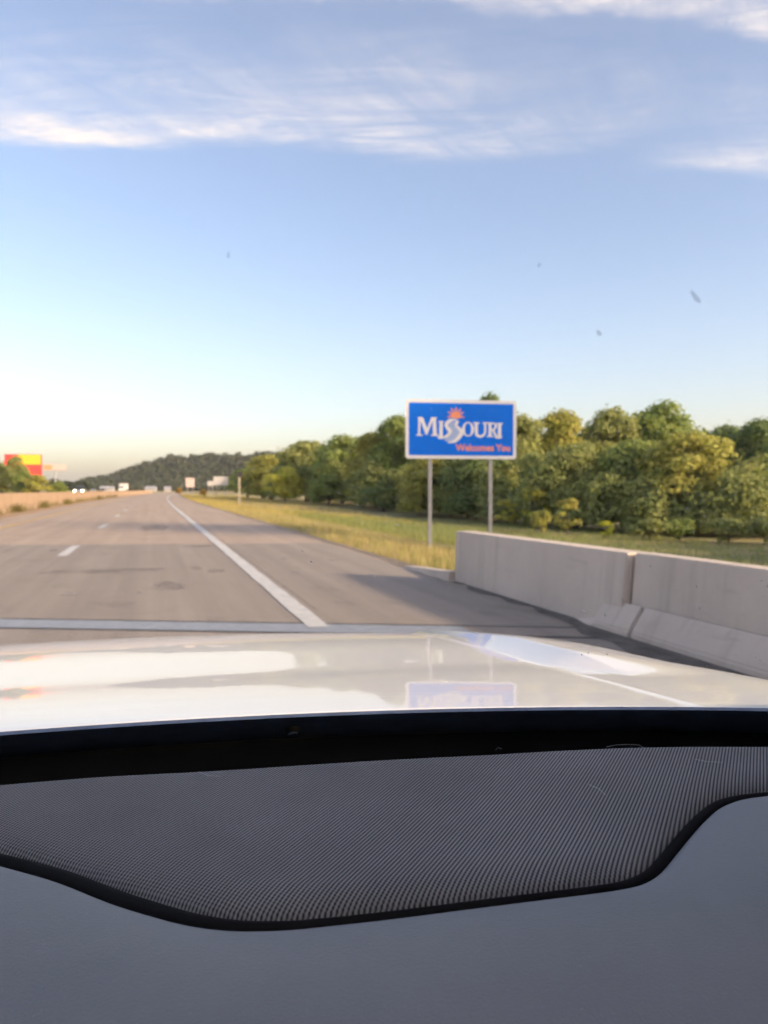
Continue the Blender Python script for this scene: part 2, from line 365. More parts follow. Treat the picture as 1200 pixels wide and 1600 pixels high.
# paint
def wobble(x0, wd, y0, y1, step, z, amp=.012):
    m = MB(); rows = []; y = y0
    while y < y1 + 1e-6:
        rows.append([(curve(y) + x0 - wd / 2 + random.uniform(-amp, amp), y, z), (curve(y) + x0 + wd / 2 + random.uniform(-amp, amp), y, z)])
        y += step if y < 80 else step * 4
    return m.grid(rows)
wobble(1.66, .23, 7.9, 420, .35, .012).build('edge_line', M_paint, road, fix=False)
wobble(1.66, .23, -20, 7.3, .35, .012).build('edge_line', M_paint, road, fix=False)
for k in range(-1, 14):
    y0 = 18.0 + 12.75 * k
    wobble(-1.93, .20, y0, y0 + 3.3, .3, .012).build('lane_dash', M_paint, road, fix=False)
wobble(-5.55, .15, 22, 420, .8, .012).build('edge_line', simple('yellow_paint', (.55, .36, .09), .75, noise=.25, nscale=4), road, fix=False)
# stains and cracks that lie on the pavement
M_stain = simple('oil_stain', (.10, .085, .075), .8, noise=.3, nscale=3)
def patchy(m, k, scale):
    t = m.node_tree; b = next(n for n in t.nodes if n.type == 'BSDF_PRINCIPLED'); o_ = next(n for n in t.nodes if n.type == 'OUTPUT_MATERIAL')
    tc = t.nodes.new('ShaderNodeTexCoord'); n = N(t, 'ShaderNodeTexNoise', ins={'Scale': scale, 'Detail': 6.0, 'Roughness': .7}); t.links.new(tc.outputs['Object'], n.inputs['Vector'])
    mr = N(t, 'ShaderNodeMapRange', ins={'From Min': .35, 'From Max': .65, 'To Min': 0.0, 'To Max': k}); t.links.new(n.outputs[0], mr.inputs[0])
    tr = t.nodes.new('ShaderNodeBsdfTransparent'); mx = t.nodes.new('ShaderNodeMixShader'); t.links.new(mr.outputs[0], mx.inputs[0])
    t.links.new(tr.outputs[0], mx.inputs[1]); t.links.new(b.outputs[0], mx.inputs[2]); t.links.new(mx.outputs[0], o_.inputs[0])
patchy(M_stain, .26, 1.4)
def blob(cx, cy, rx, ry, z, mat, name, seed):
    rr = random.Random(seed); pts = []
    for k in range(26):
        a = 2 * math.pi * k / 26; q = rr.uniform(.7, 1.1)
        pts.append((cx + rx * q * math.cos(a), cy + ry * q * math.sin(a), z))
    m = MB(); m.quad(*pts); return m.build(name, mat, road, fix=False)
blob(.02, 31, .62, 2.6, .006, M_stain, 'stain', 1)
blob(1.05, 14.0, .16, .5, .009, M_stain, 'stain', 2); blob(.75, 14.6, .13, .42, .009, M_stain, 'stain', 3); blob(.2, 12.0, .3, .6, .009, M_stain, 'stain', 4)
blob(-.9, 14.5, 1.2, .4, .0085, M_stain, 'stain', 5); blob(1.1, 20.2, .4, .3, .0085, M_stain, 'stain', 9)
M_patch = simple('pale_patch', (.40, .37, .34), .85, noise=.25, nscale=5); patchy(M_patch, .8, 9)
for i, (x, y, a, b_) in enumerate(((-1.15, 11.4, .12, .16), (-.2, 11.3, .05, .12), (.05, 12.1, .04, .1), (2.6, 16.0, .09, .2), (2.35, 13.2, .08, .15), (3.55, 15.4, .16, .12), (3.0, 12.8, .1, .08), (-2.3, 19.8, .12, .3))):
    blob(x, y, a, b_, .0095, M_patch, 'pale_patch', 20 + i)
# transverse old seams
M_crack = simple('crack_filler', (.11, .095, .085), .85, noise=.3, nscale=4); patchy(M_crack, .45, 1.6)
for y0, x0, x1, wd in ((26.3, -8.6, 1.4, .10), (24.2, -8.6, 1.2, .05), (38, -8.6, 4.6, .05), (52, -8.6, 4.6, .06), (66, -8.6, 4.6, .07)):
    m = MB(); rows = []; x = x0
    while x < x1:
        d = random.uniform(-.04, .04); rows.append([(x, y0 - .2 * x + d - wd / 2, .0075), (x, y0 - .2 * x + d + wd / 2 * random.uniform(.4, 1.2), .0075)]); x += .3
    m.grid(rows).build('sealed_crack', M_crack, road, fix=False)
# debris against the barrier foot
m = MB(); rows = []
for k in range(40):
    y = -6 + k * .44; e = random.uniform(-.10, .10)
    wd = lerp_tab([(-6, .6), (5, .5), (6.6, .40), (7.6, .16), (10.8, .05)], y)
    rows.append([(4.50 - wd + e, y, .0105), (4.60, y, .0125)])
tag(m.grid(rows).build('gutter_debris', M_debris, road, fix=False))
m = MB(); rows = []
for k in range(150):
    y = 11.6 + k * .55 * (1 + k / 90); e = random.uniform(-.12, .12); f = random.uniform(-.10, .25); c = curve(y)
    rows.append([(c + 4.52 + e, y, .006), (c + 4.74, y, .012), (c + 5.05 + f, y, -.045 - .02)])
m.grid(rows).build('gravel_edge', simple('edge_gravel', (.25, .20, .155), .95, noise=.45, nscale=7, bump=.8, bscale=30), road, fix=False)
wobble(1.86, .022, 9, 160, .8, .0105, .004).build('pavement_joint', M_crack, road, fix=False)
# dirt strip along the median wall
m = MB(); rows = []
for k, y in enumerate(np.arange(-20, 300, 2.0)):
    e = random.uniform(-.25, .25); c = curve(y)
    rows.append([(c - 8.74, y, .03), (c - 7.9 + e * .4, y, .022), (c - 7.35 + e, y, .006)])
m.grid(rows).build('dirt_strip', M_dirt, road, fix=False)
opp = tag(ribbon(-21.5, -10.4, .03, YS, 2, ground_z).build('opposite_road', M_road, fix=False), kind='structure')

# ------------------------------------------------------------------ concrete barriers
# right-hand barrier: plain end block, then a safety-shape parapet with a toe
def barrier_block(name, y0, y1, prof0, prof1, parent, bev=.012, mat=None):
    m = MB(); k = len(prof0); n = 4; rows = []
    for i in range(n + 1):
        t = i / n
        rows.append([((1 - t) * a[0] + t * b[0], y0 + (y1 - y0) * t, (1 - t) * a[1] + t * b[1]) for a, b in zip(prof0, prof1)])
    for i in range(n):
        for j in range(k): m.quad(rows[i][j], rows[i][(j + 1) % k], rows[i + 1][(j + 1) % k], rows[i + 1][j])
    m.quad(*rows[0]); m.quad(*rows[-1][::-1])
    me = m.mesh(name); bm = bmesh.new(); bm.from_mesh(me); bmesh.ops.remove_doubles(bm, verts=bm.verts, dist=1e-4); bmesh.ops.recalc_face_normals(bm, faces=bm.faces)
    bmesh.ops.bevel(bm, geom=[e for e in bm.edges if len(e.link_faces) == 2 and e.calc_face_angle() > .4], offset=bev, segments=2, affect='EDGES')
    bm.to_mesh(me); bm.free(); return link(name, me, mat or M_conc, parent)
barA = empty('concrete_barrier', (4.6, 9.2, 0))
pa = [(4.55, -.30), (4.58, .80), (4.86, .80), (4.90, -.30)]
pb = [(4.50, -.30), (4.60, .81), (4.88, .81), (4.92, -.30)]
o = barrier_block('wall_block', 6.74, 11.3, pb, pa, None); o.parent = barA; o.matrix_parent_inverse = barA.matrix_basis.inverted()
m = MB(); rows = []                                                     # chipped concrete at its foot
for y, x, z in ((7.11, 4.46, .05), (7.25, 4.47, .04), (7.45, 4.50, .02), (7.7, 4.52, .0)): rows.append([(x - .05, y, .003), (x + .01, y, z), (x + .09, y, z + .05)])
o = m.grid(rows).build('broken_foot', M_conc, None); o.parent = barA; o.matrix_parent_inverse = barA.matrix_basis.inverted()
kerb = MB(); rows = []
for y, h in ((11.32, .16), (12.0, .12), (12.8, .08), (13.6, .03)): rows.append([(4.45, y, -.1), (4.47, y, h), (4.66, y, h), (4.70, y, -.1)])
kb = kerb.grid(rows).quad(*rows[0]).build('kerb', M_conc, None)
tag(kb, 'low sloping concrete kerb running out from the end of the right-hand barrier', 'kerb')
tag(barA, 'plain flat-faced end block of the grey concrete barrier, below the blue welcome sign', 'barrier')
barB = empty('concrete_barrier', (4.6, 2.0, 0))
pu = [(4.62, .30), (4.665, .815), (4.885, .815), (4.93, -.30), (4.62, -.30)]
for y0, y1 in ((-5.0, 6.70),):
    o = barrier_block('upper_wall', y0, y1, pu, pu, None); o.parent = barB; o.matrix_parent_inverse = barB.matrix_basis.inverted()
pt = [(4.42, -.05), (4.43, .07), (4.590, .315), (4.590, -.05)]
for y0, y1 in ((6.46, 7.10), (3.6, 6.43), (.6, 3.575), (-5, .575)):
    o = barrier_block('toe_block', y0, y1, pt, pt, None, bev=.015); o.parent = barB; o.matrix_parent_inverse = barB.matrix_basis.inverted()
tag(barB, 'grey concrete barrier section with a projecting toe, nearest the hood at right', 'barrier')
# median wall (left)
med = empty('median_barrier', (-9.0, 40, 0))
y = -12.0; first = True
while y < 330:
    ln = 6.1 if y < 120 else 24.4
    c0, c1 = curve(y), curve(y + ln)
    pr = lambda c: [(c - 8.72, -.2), (c - 8.70, .10), (c - 8.84, .32), (c - 8.90, 1.24), (c - 9.10, 1.24), (c - 9.14, -.2)]
    o = barrier_block('wall_panel', y + .012, y + ln - .012, pr(c0), pr(c1), None, bev=.02, mat=M_concm); o.parent = med; o.matrix_parent_inverse = med.matrix_basis.inverted()
    y += ln
tag(med, 'long sunlit tan concrete median wall along the left side of the road', 'barrier')

# ------------------------------------------------------------------ the welcome sign
SGX, SGY, SGA = 9.71, 23.5, R(-7.0)
sign = empty('welcome_sign', (SGX, SGY, -.55), SGA)
tag(sign, 'blue Missouri Welcomes You sign with white border on two steel posts', 'sign')
SW, SH, SZ = 3.76, 1.93, 3.02           # width, height, bottom above the post foot
def sxy(px, py): return ((px - 580) / 1130 * SW, SZ + (680 - py) / 630 * SH)
def rrect(w_, h_, r, cz, n=6):
    p = []
    for cx, cy, a0 in ((w_ / 2 - r, h_ / 2 - r, 0), (-w_ / 2 + r, h_ / 2 - r, 90), (-w_ / 2 + r, -h_ / 2 + r, 180), (w_ / 2 - r, -h_ / 2 + r, 270)):
        for k in range(n + 1): a = R(a0 + 90 * k / n); p.append((cx + r * math.cos(a), cz + cy + r * math.sin(a)))
    return p
fz = lambda a, b, d: (a, d, b)
cz = SZ + SH / 2
frame = MB().prism(rrect(SW, SH, .11, cz), -.012, .012, fz).build('border_panel', M_white, sign)
panel = MB().prism(rrect(SW - .22, SH - .22, .04, cz), -.016, -.0125, fz).build('blue_field', M_blue, sign)
_ld = [0]
def stroke(poly, mat=M_white, name='letter', depth=.003):
    _ld[0] += 1; d = -.0165 - depth - (_ld[0] % 9) * .0004
    pts = [sxy(*p) for p in poly]
    m = MB(); m.prism(pts, d, -.0165, fz); return m
def ribbon_poly(path, widths):
    L_, R_ = [], []
    P = [Vector(p) for p in path]
    # Catmull-Rom refine
    Q, W = [], []
    for i in range(len(P) - 1):
        p0, p1, p2, p3 = P[max(i - 1, 0)], P[i], P[i + 1], P[min(i + 2, len(P) - 1)]
        for k in range(5):
            t = k / 5; Q.append(.5 * ((2 * p1) + (p2 - p0) * t + (2 * p0 - 5 * p1 + 4 * p2 - p3) * t * t + (3 * p1 - p0 - 3 * p2 + p3) * t ** 3)); W.append(widths[i] + (widths[i + 1] - widths[i]) * t)
    Q.append(P[-1]); W.append(widths[-1])
    for i, q in enumerate(Q):
        d = (Q[min(i + 1, len(Q) - 1)] - Q[max(i - 1, 0)]).normalized(); n = Vector((-d.y, d.x)) * W[i] / 2
        L_.append(q + n); R_.append(q - n)
    return L_, R_
def letter(name, polys, mat=M_white, ribbons=()):
    m = MB(); i = 0
    def add_poly(poly, d):
        m.prism([sxy(*p) for p in poly], d, -.0162, fz)
    for p in polys: i += 1; add_poly(p, -.0190 - .0004 * i)
    for path, wd in ribbons:
        Lp, Rp = ribbon_poly(path, wd); i += 1
        d = -.0190 - .0004 * i
        n = len(m.v)
        for dd in (d, -.0162):
            for a, b in zip(Lp, Rp): m.v.append(fz(*sxy(*a), dd)); m.v.append(fz(*sxy(*b), dd))
        k = len(Lp)
        for q in range(k - 1):
            A = n + 2 * q; B = n + 2 * k + 2 * q
            m.f += [(A, A + 1, A + 3, A + 2), (B, B + 2, B + 3, B + 1), (A, A + 2, B + 2, B), (A + 1, B + 1, B + 3, A + 3)]
        m.f += [(n, n + 2 * k, n + 2 * k + 1, n + 1), (n + 2 * k - 2, n + 2 * k - 1, n + 4 * k - 1, n + 4 * k - 2)]
    return m.build(name, mat, panel)
def rect(x0, x1, y0, y1): return [(x0, y0), (x1, y0), (x1, y1), (x0, y1)]
# M
letter('letter', [[(130, 240), (175, 240), (172, 262), (150, 262)], [(143, 250), (166, 250), (160, 425), (140, 425)], rect(122, 184, 422, 438),
                  [(150, 240), (186, 240), (238, 372), (228, 432), (216, 420)], [(300, 240), (272, 240), (222, 385), (228, 432)],
                  [(272, 240), (328, 240), (326, 254), (280, 254)], [(284, 250), (318, 250), (328, 425), (290, 425)], rect(272, 342, 422, 438)])
letter('letter', [rect(345, 396, 278, 292), [(355, 290), (388, 290), (388, 440), (352, 452)], [(340, 440), (392, 432), (360, 470), (338, 460)]])
letter('letter', [], M_white, [([(520, 258), (462, 272), (424, 312), (436, 350), (462, 384), (446, 424), (398, 452), (352, 466)], [8, 36, 34, 34, 42, 34, 24, 8])])
letter('letter', [], M_white, [([(500, 262), (536, 282), (520, 322), (560, 362), (578, 402), (552, 448), (506, 492), (440, 508)], [6, 26, 24, 32, 42, 42, 32, 8])])
letter('river', [[(488, 285), (512, 275), (512, 322), (548, 372), (556, 404), (530, 444), (486, 492), (430, 498), (400, 478), (448, 436), (474, 396), (470, 366), (448, 330), (452, 300)]], M_pale)
def ell(cx, cy, rx, ry, n=24): return [(cx + rx * math.cos(2 * math.pi * k / n), cy + ry * math.sin(2 * math.pi * k / n)) for k in range(n + 1)]
letter('letter', [], M_white, [(ell(645, 362, 47, 72), [30, 28, 24, 18, 14, 12, 12, 12, 14, 18, 24, 28, 30, 28, 24, 18, 14, 12, 12, 12, 14, 18, 24, 28, 30])])
letter('letter', [rect(698, 762, 286, 300), rect(792, 846, 286, 300), rect(714, 744, 298, 390), rect(810, 830, 298, 390)], M_white,
       [([(729, 388), (736, 422), (762, 437), (794, 430), (815, 405), (820, 388)], [30, 28, 26, 24, 22, 20])])
letter('letter', [rect(840, 900, 286, 300), rect(856, 886, 298, 430), rect(838, 904, 428, 442), [(884, 362), (910, 360), (944, 428), (962, 452), (930, 456)]], M_white,
       [([(884, 294), (920, 300), (930, 328), (914, 356), (884, 366)], [14, 20, 26, 20, 12])])
letter('letter', [rect(940, 1002, 290, 304), [(954, 302), (986, 302), (988, 448), (960, 462), (950, 452)], [(930, 436), (1000, 440), (992, 452), (936, 456)]])
# sun
letter('sun_emblem', [[(470, 240)] + [(520 + 50 * math.cos(R(a)), 215 - 48 * math.sin(R(a))) for a in range(190, -11, -20)] + [(570, 240), (540, 250), (500, 246)]] +
       [[(520 + 56 * math.cos(R(a - 13)), 212 - 54 * math.sin(R(a - 13))), (520 + 95 * math.cos(R(a)), 212 - 92 * math.sin(R(a))), (520 + 56 * math.cos(R(a + 13)), 212 - 54 * math.sin(R(a + 13)))] for a in (-16, 22, 55, 88, 122, 158, 196)], M_orange)
fc = bpy.data.curves.new('welcomes_text', 'FONT'); fc.body = 'Welcomes You'; fc.size = .30; fc.extrude = .002; fc.offset = .008; fc.resolution_u = 3
to = bpy.data.objects.new('tmp', fc); C.objects.link(to)
dg = bpy.context.evaluated_depsgraph_get(); tm = bpy.data.meshes.new_from_object(to.evaluated_get(dg))
bpy.data.objects.remove(to)
co = np.array([v.co[:] for v in tm.vertices]); xm, xM = co[:, 0].min(), co[:, 0].max()
x0, zb = sxy(518, 592); x1, zt = sxy(1080, 520)
for v in tm.vertices:
    x = x0 + (v.co.x - xm) / (xM - xm) * (x1 - x0); zz = zb + v.co.y / .215 * (zt - zb)
    v.co = (x, -.0185 - v.co.z, zz)
link('slogan', tm, M_orange, panel)
for fx in (.225, .773):
    x = (fx - .5) * SW
    p = MB(); p.box(x - .055, x + .055, .075, .087, -.4, cz + .78); p.box(x - .055, x + .055, .165, .177, -.4, cz + .78); p.box(x - .006, x + .006, .0872, .1648, -.4, cz + .78)
    p.build('post', M_galv, sign)
for zz in (SZ + .3, cz, SZ + SH - .3): MB().box(-SW / 2 + .1, SW / 2 - .1, .0125, .0745, zz - .04, zz + .04).build('backing_rail', M_alu, sign)
for fx in (.225, .773):
    for zz in (SZ + .3, SZ + SH - .3):
        x = (fx - .5) * SW; MB().tube([(x, -.0168, zz), (x, -.024, zz)], .012, 6).build('bolt', M_galv, panel)

# ------------------------------------------------------------------ vegetation
def leaf_cloud(pts, nrm, size, rng, flat=.38, elong=1.5):
    n = len(pts)
    d = nrm + flat * rng.normal(size=(n, 3)); d /= np.linalg.norm(d, axis=1)[:, None]
    a = np.cross(d, rng.normal(size=(n, 3))); a /= np.linalg.norm(a, axis=1)[:, None]; b = np.cross(d, a)
    s = size * rng.uniform(.6, 1.35, size=(n, 1))
    V = np.stack([pts - a * s * elong * .5, pts + b * s * .5, pts + a * s * elong * .5, pts - b * s * .5], 1).reshape(-1, 3)
    return V
def quads_mesh(name, V, mat):
    n = len(V) // 4; me = bpy.data.meshes.new(name)
    me.vertices.add(len(V)); me.vertices.foreach_set('co', V.astype(np.float32).ravel())
    me.loops.add(n * 4); me.loops.foreach_set('vertex_index', np.arange(n * 4, dtype=np.int32))
    me.polygons.add(n); me.polygons.foreach_set('loop_start', np.arange(0, n * 4, 4, dtype=np.int32)); me.polygons.foreach_set('loop_total', np.full(n, 4, dtype=np.int32))
    me.materials.append(mat); me.update(calc_edges=True); return me
def crown_points(rng, blobs, n):
    r2 = np.array([b[3] ** 2 for b in blobs]); idx = rng.choice(len(blobs), n, p=r2 / r2.sum())
    B = np.array(blobs)[idx]
    d = rng.normal(size=(n, 3)); d /= np.linalg.norm(d, axis=1)[:, None]
    d[:, 2] = np.where(d[:, 2] < -.35, -d[:, 2], d[:, 2])
    rad = B[:, 3:4] * (1 - .45 * rng.random((n, 1)) ** 2.2) * (1 + .13 * rng.normal(size=(n, 1)))
    p = B[:, :3] + d * rad * np.array([1, 1, .85])
    return p, d
def make_blobs(rng, rx, h0, h1, nb, top=.5, rmin=.2, rmax=.36):
    # unit crown: half width rx, from height h0 to h1
    out = []; hm = (h0 + h1) / 2; hh = (h1 - h0) / 2
    while len(out) < nb:
        p = rng.uniform(-1, 1, 3)
        wz = 1.0 if p[2] < -.1 else math.sqrt(max(0, 1 - ((p[2] + .1) / 1.1) ** 2)) * .88 + .12
        if math.hypot(p[0], p[1]) > 1: continue
        r = rng.uniform(rmin, rmax) * rx
        out.append((p[0] * (rx - r * .6) * wz, p[1] * (rx - r * .6) * wz, hm + p[2] * (hh - r * .7), r))
    return out
VAR = {}
def tree_variant(key, seed, rx, h0, H, nb, nl, ls, trunk_r=.14, rmin=.22, rmax=.40):
    rng = np.random.default_rng(seed); bl = make_blobs(rng, rx, h0, H, nb, rmin=rmin, rmax=rmax)
    p, d = crown_points(rng, bl, nl)
    V = leaf_cloud(p, d, ls, rng)
    # twigs with a few loose leaves poking out
    q, dq = crown_points(rng, bl, nl // 8); q = q + dq * rng.uniform(.1, .6, (len(q), 1)) * rx * .22
    V = np.concatenate([V, leaf_cloud(q, dq, ls * .8, rng, .9)])
    cm = quads_mesh('crown', V, M_leaf)
    t = MB(); hh = h0 + (H - h0) * .45; pts = []; 
    for k in range(6): f = k / 5; pts.append((.12 * math.sin(seed + 2 * f) * f * rx, .12 * math.cos(seed * 2 + 3 * f) * f * rx, -.3 + (hh + .3) * f))
    t.tube(pts, [trunk_r * (1.25 - .8 * k / 5) for k in range(6)], 8)
    order = sorted(bl, key=lambda b: -b[3])[:9]
    for b in order:
        s = Vector(pts[2 + (int(b[2] * 10) % 3)]); e = Vector(b[:3]); mid = (s + e) / 2 + Vector((0, 0, -.1 * rx))
        t.tube([s, mid, e], [trunk_r * .5, trunk_r * .32, trunk_r * .12], 5)
    tm_ = t.mesh('trunk'); tm_.materials.append(M_bark); tm_.polygons.foreach_set('use_smooth', [True] * len(tm_.polygons))
    VAR[key] = (cm, tm_, rx, H)
tree_variant('broad', 3, 3.6, .2, 10, 36, 10000, .27, .2, .30, .52)
tree_variant('tall', 5, 3.3, .3, 12, 40, 10500, .27, .2, .30, .52)
tree_variant('lobed', 11, 3.9, .1, 10, 34, 10500, .27, .2, .30, .55)
tree_variant('airy', 17, 3.6, .6, 12, 44, 8000, .26, .18, .20, .40)
tree_variant('scrub', 23, 2.6, .2, 6, 24, 5600, .22, .12, .3, .5)
tree_variant('sapling', 29, .95, .25, 3.0, 14, 1500, .13, .04, .25, .45)
tree_variant('bush', 31, 1.25, .05, 1.9, 16, 1900, .13, .04, .25, .45)
def plant(name, key, x, y, h, wd, rz, col, label, cat, group, z=None):
    cm, tm_, rx, H = VAR[key]
    o = empty(name, (x, y, (ground_z(x, y) if z is None else z) - .05), rz)
    s = h / H; sw = wd / (2 * rx); o.scale = (sw, sw, s)
    c = link('crown', cm, None, o); c.color = (*col, 1)
    link('trunk', tm_, None, o)
    return tag(o, label, cat, group)
# pixel of the photograph -> place on the ground at a given depth along the road
F_ = 1200.0; ty, tp = R(YAW), R(PITCH)
def pix_dir(px, py):
    a = (px - 600) / F_; b = (800 - py) / F_
    fy = math.cos(tp) + b * math.sin(tp); uz = -math.sin(tp) + b * math.cos(tp)
    return Vector((a * math.cos(ty) + fy * math.sin(ty), -a * math.sin(ty) + fy * math.cos(ty), uz))
def at_depth(px, py, D):
    # D = distance along the view axis
    return EYE + pix_dir(px, py) * D
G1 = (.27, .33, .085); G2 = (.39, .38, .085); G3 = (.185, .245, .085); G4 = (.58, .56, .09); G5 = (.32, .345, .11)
TR = [ # px, top y, width px, depth, variant, colour, name, label
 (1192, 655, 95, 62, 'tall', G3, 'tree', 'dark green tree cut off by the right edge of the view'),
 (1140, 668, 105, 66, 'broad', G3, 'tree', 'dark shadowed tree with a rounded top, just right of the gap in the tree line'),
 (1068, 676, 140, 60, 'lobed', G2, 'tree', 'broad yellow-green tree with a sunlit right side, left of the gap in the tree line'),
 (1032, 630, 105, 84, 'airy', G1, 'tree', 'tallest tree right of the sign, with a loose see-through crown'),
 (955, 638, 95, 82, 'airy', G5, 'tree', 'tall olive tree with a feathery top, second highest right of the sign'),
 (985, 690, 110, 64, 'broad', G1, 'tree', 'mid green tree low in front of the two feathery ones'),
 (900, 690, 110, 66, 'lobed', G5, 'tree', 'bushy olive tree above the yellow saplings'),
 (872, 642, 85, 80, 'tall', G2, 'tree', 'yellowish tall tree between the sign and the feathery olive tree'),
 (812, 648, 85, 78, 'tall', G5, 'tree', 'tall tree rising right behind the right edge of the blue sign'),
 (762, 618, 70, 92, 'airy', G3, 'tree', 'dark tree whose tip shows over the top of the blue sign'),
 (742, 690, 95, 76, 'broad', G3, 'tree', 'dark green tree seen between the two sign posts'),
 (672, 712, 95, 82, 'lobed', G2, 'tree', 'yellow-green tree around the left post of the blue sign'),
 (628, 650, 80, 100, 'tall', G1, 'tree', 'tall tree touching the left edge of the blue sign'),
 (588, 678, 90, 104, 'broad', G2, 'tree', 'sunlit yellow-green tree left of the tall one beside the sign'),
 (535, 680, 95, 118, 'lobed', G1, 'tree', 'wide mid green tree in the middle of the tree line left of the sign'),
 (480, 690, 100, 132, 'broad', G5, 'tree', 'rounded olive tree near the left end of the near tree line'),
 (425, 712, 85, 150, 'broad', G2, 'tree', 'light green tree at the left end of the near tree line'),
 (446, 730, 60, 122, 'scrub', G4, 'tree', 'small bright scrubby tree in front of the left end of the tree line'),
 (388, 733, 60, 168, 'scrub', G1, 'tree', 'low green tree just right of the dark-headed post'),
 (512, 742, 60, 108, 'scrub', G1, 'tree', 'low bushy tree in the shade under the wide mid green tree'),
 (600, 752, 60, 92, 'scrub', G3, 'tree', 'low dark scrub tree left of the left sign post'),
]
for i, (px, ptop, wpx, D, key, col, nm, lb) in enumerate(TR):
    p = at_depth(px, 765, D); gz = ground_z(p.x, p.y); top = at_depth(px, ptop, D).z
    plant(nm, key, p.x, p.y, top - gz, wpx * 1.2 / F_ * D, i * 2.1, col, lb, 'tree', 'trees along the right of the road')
SP = [ # px, top, base, width, variant, colour, label
 (745, 756, 812, 60, 'bush', G1, 'green bush between the sign posts'),
 (792, 778, 822, 36, 'sapling', G4, 'small yellow-green sapling just right of the right sign post'),
 (834, 760, 826, 52, 'sapling', G4, 'largest yellow sapling right of the sign'),
 (846, 796, 834, 34, 'bush', G2, 'little round bush at the foot of the largest yellow sapling'),
 (886, 776, 838, 46, 'sapling', G2, 'olive-yellow sapling right of the largest yellow one'),
 (945, 812, 842, 28, 'sapling', (.42, .46, .04), 'tiny bright lime sapling standing in front of the trees'),
 (1015, 808, 846, 64, 'bush', G5, 'grey-green bush with loose stems, right of the lime sapling'),
 (1062, 808, 846, 56, 'bush', G1, 'green bush under the sunlit broad tree'),
 (1140, 806, 850, 70, 'bush', G5, 'wide low bush under the dark rounded tree'),
 (1195, 806, 852, 60, 'bush', G5, 'pale green bush at the right edge of the view'),
]
for i, (px, ptop, pb_, wpx, key, col, lb) in enumerate(SP):
    D = 50
    for _ in range(12):
        p = at_depth(px, pb_, D); gz = ground_z(p.x, p.y); D *= max(.5, min(1.5, (EYE.z - gz) / max(.05, (EYE.z - p.z))))
    p = at_depth(px, pb_, D); top = at_depth(px, ptop, D).z
    plant('sapling' if key == 'sapling' else 'bush', key, p.x, p.y, top - p.z, wpx / F_ * D, i * 1.7, col, lb, 'sapling' if key == 'sapling' else 'bush', 'young growth in front of the tree line')
# wood behind the tree line: one mass
def wood(name, spots, seed, nleaf, ls, col, label, zf):
    rng = np.random.default_rng(seed); VV = []
    for (x, y, h, wd) in spots:
        bl = make_blobs(rng, wd / 2, 0, h, 18, rmin=.26, rmax=.5); p, d = crown_points(rng, bl, nleaf)
        VV.append(leaf_cloud(p, d, ls, rng) + np.array([x, y, zf(x, y)]))
    o = link(name, quads_mesh(name, np.concatenate(VV), M_leaf), None); o.color = (*col, 1)
    return tag(o, label, 'woodland', kind='stuff')
spots = []
rr = random.Random(5)
for px in range(370, 1240, 24):
    tops = lerp_tab([(370, 722), (420, 716), (470, 700), (560, 692), (640, 680), (760, 655), (830, 668), (950, 665), (1060, 655), (1100, 682), (1128, 696), (1160, 680), (1240, 672)], px)
    D = lerp_tab([(370, 190), (500, 150), (640, 120), (800, 98), (1000, 90), (1240, 84)], px) + rr.uniform(-6, 10)
    p = at_depth(px, 765, D); gz = ground_z(p.x, p.y); spots.append((p.x, p.y, max(3, at_depth(px, tops + rr.uniform(-4, 16), D).z - gz), rr.uniform(6, 8)))
for k in range(24):
    x = 29 + rr.uniform(0, 4); y_ = -66 + k * 2.0
    spots.append((x, y_, rr.uniform(11.5, 13.5), rr.uniform(7, 9)))
for k in range(16):                                     # the wood goes on to the right, out of view, and shades the bridge end of the road
    x = 22 + rr.uniform(0, 9); y_ = -60 + k * 2.7
    spots.append((x, y_, rr.uniform(9, 11.5), rr.uniform(7, 9)))
for k in range(26):
    spots.append((38 + rr.uniform(0, 13), -18 + k * 1.9, rr.uniform(7, 9.5), rr.uniform(6, 8)))
spots.append((27.7, 6.1, 18.0, 7.5)); spots.append((30.5, 2.6, 18.5, 7.0))  # two tall unseen trees, added to keep the sun off the sign
for k in range(20):
    x = 40 + rr.uniform(0, 14); y_ = -70 + k * 3.7
    spots.append((x, y_, rr.uniform(10, 13), 8))
wood('woodland', spots, 8, 2600, .36, (.25, .295, .095), 'shaded green wood standing behind the front row of trees', ground_z)
# understorey fringe: shrubs closing the foot of the tree line
sp2 = []
for px in range(400, 1230, 9):
    D = lerp_tab([(400, 150), (500, 116), (600, 92), (700, 78), (800, 68), (1000, 58), (1240, 54)], px) + rr.uniform(0, 7)
    p = at_depth(px, 765, D); sp2.append((p.x, p.y, rr.uniform(2.6, 6.6) * (1 if D < 100 else 1.2), rr.uniform(3.8, 6)))
wood('undergrowth', sp2, 9, 1250, .24, (.30, .335, .105), 'dense shaded undergrowth along the foot of the right-hand trees', ground_z)['category'] = 'undergrowth'
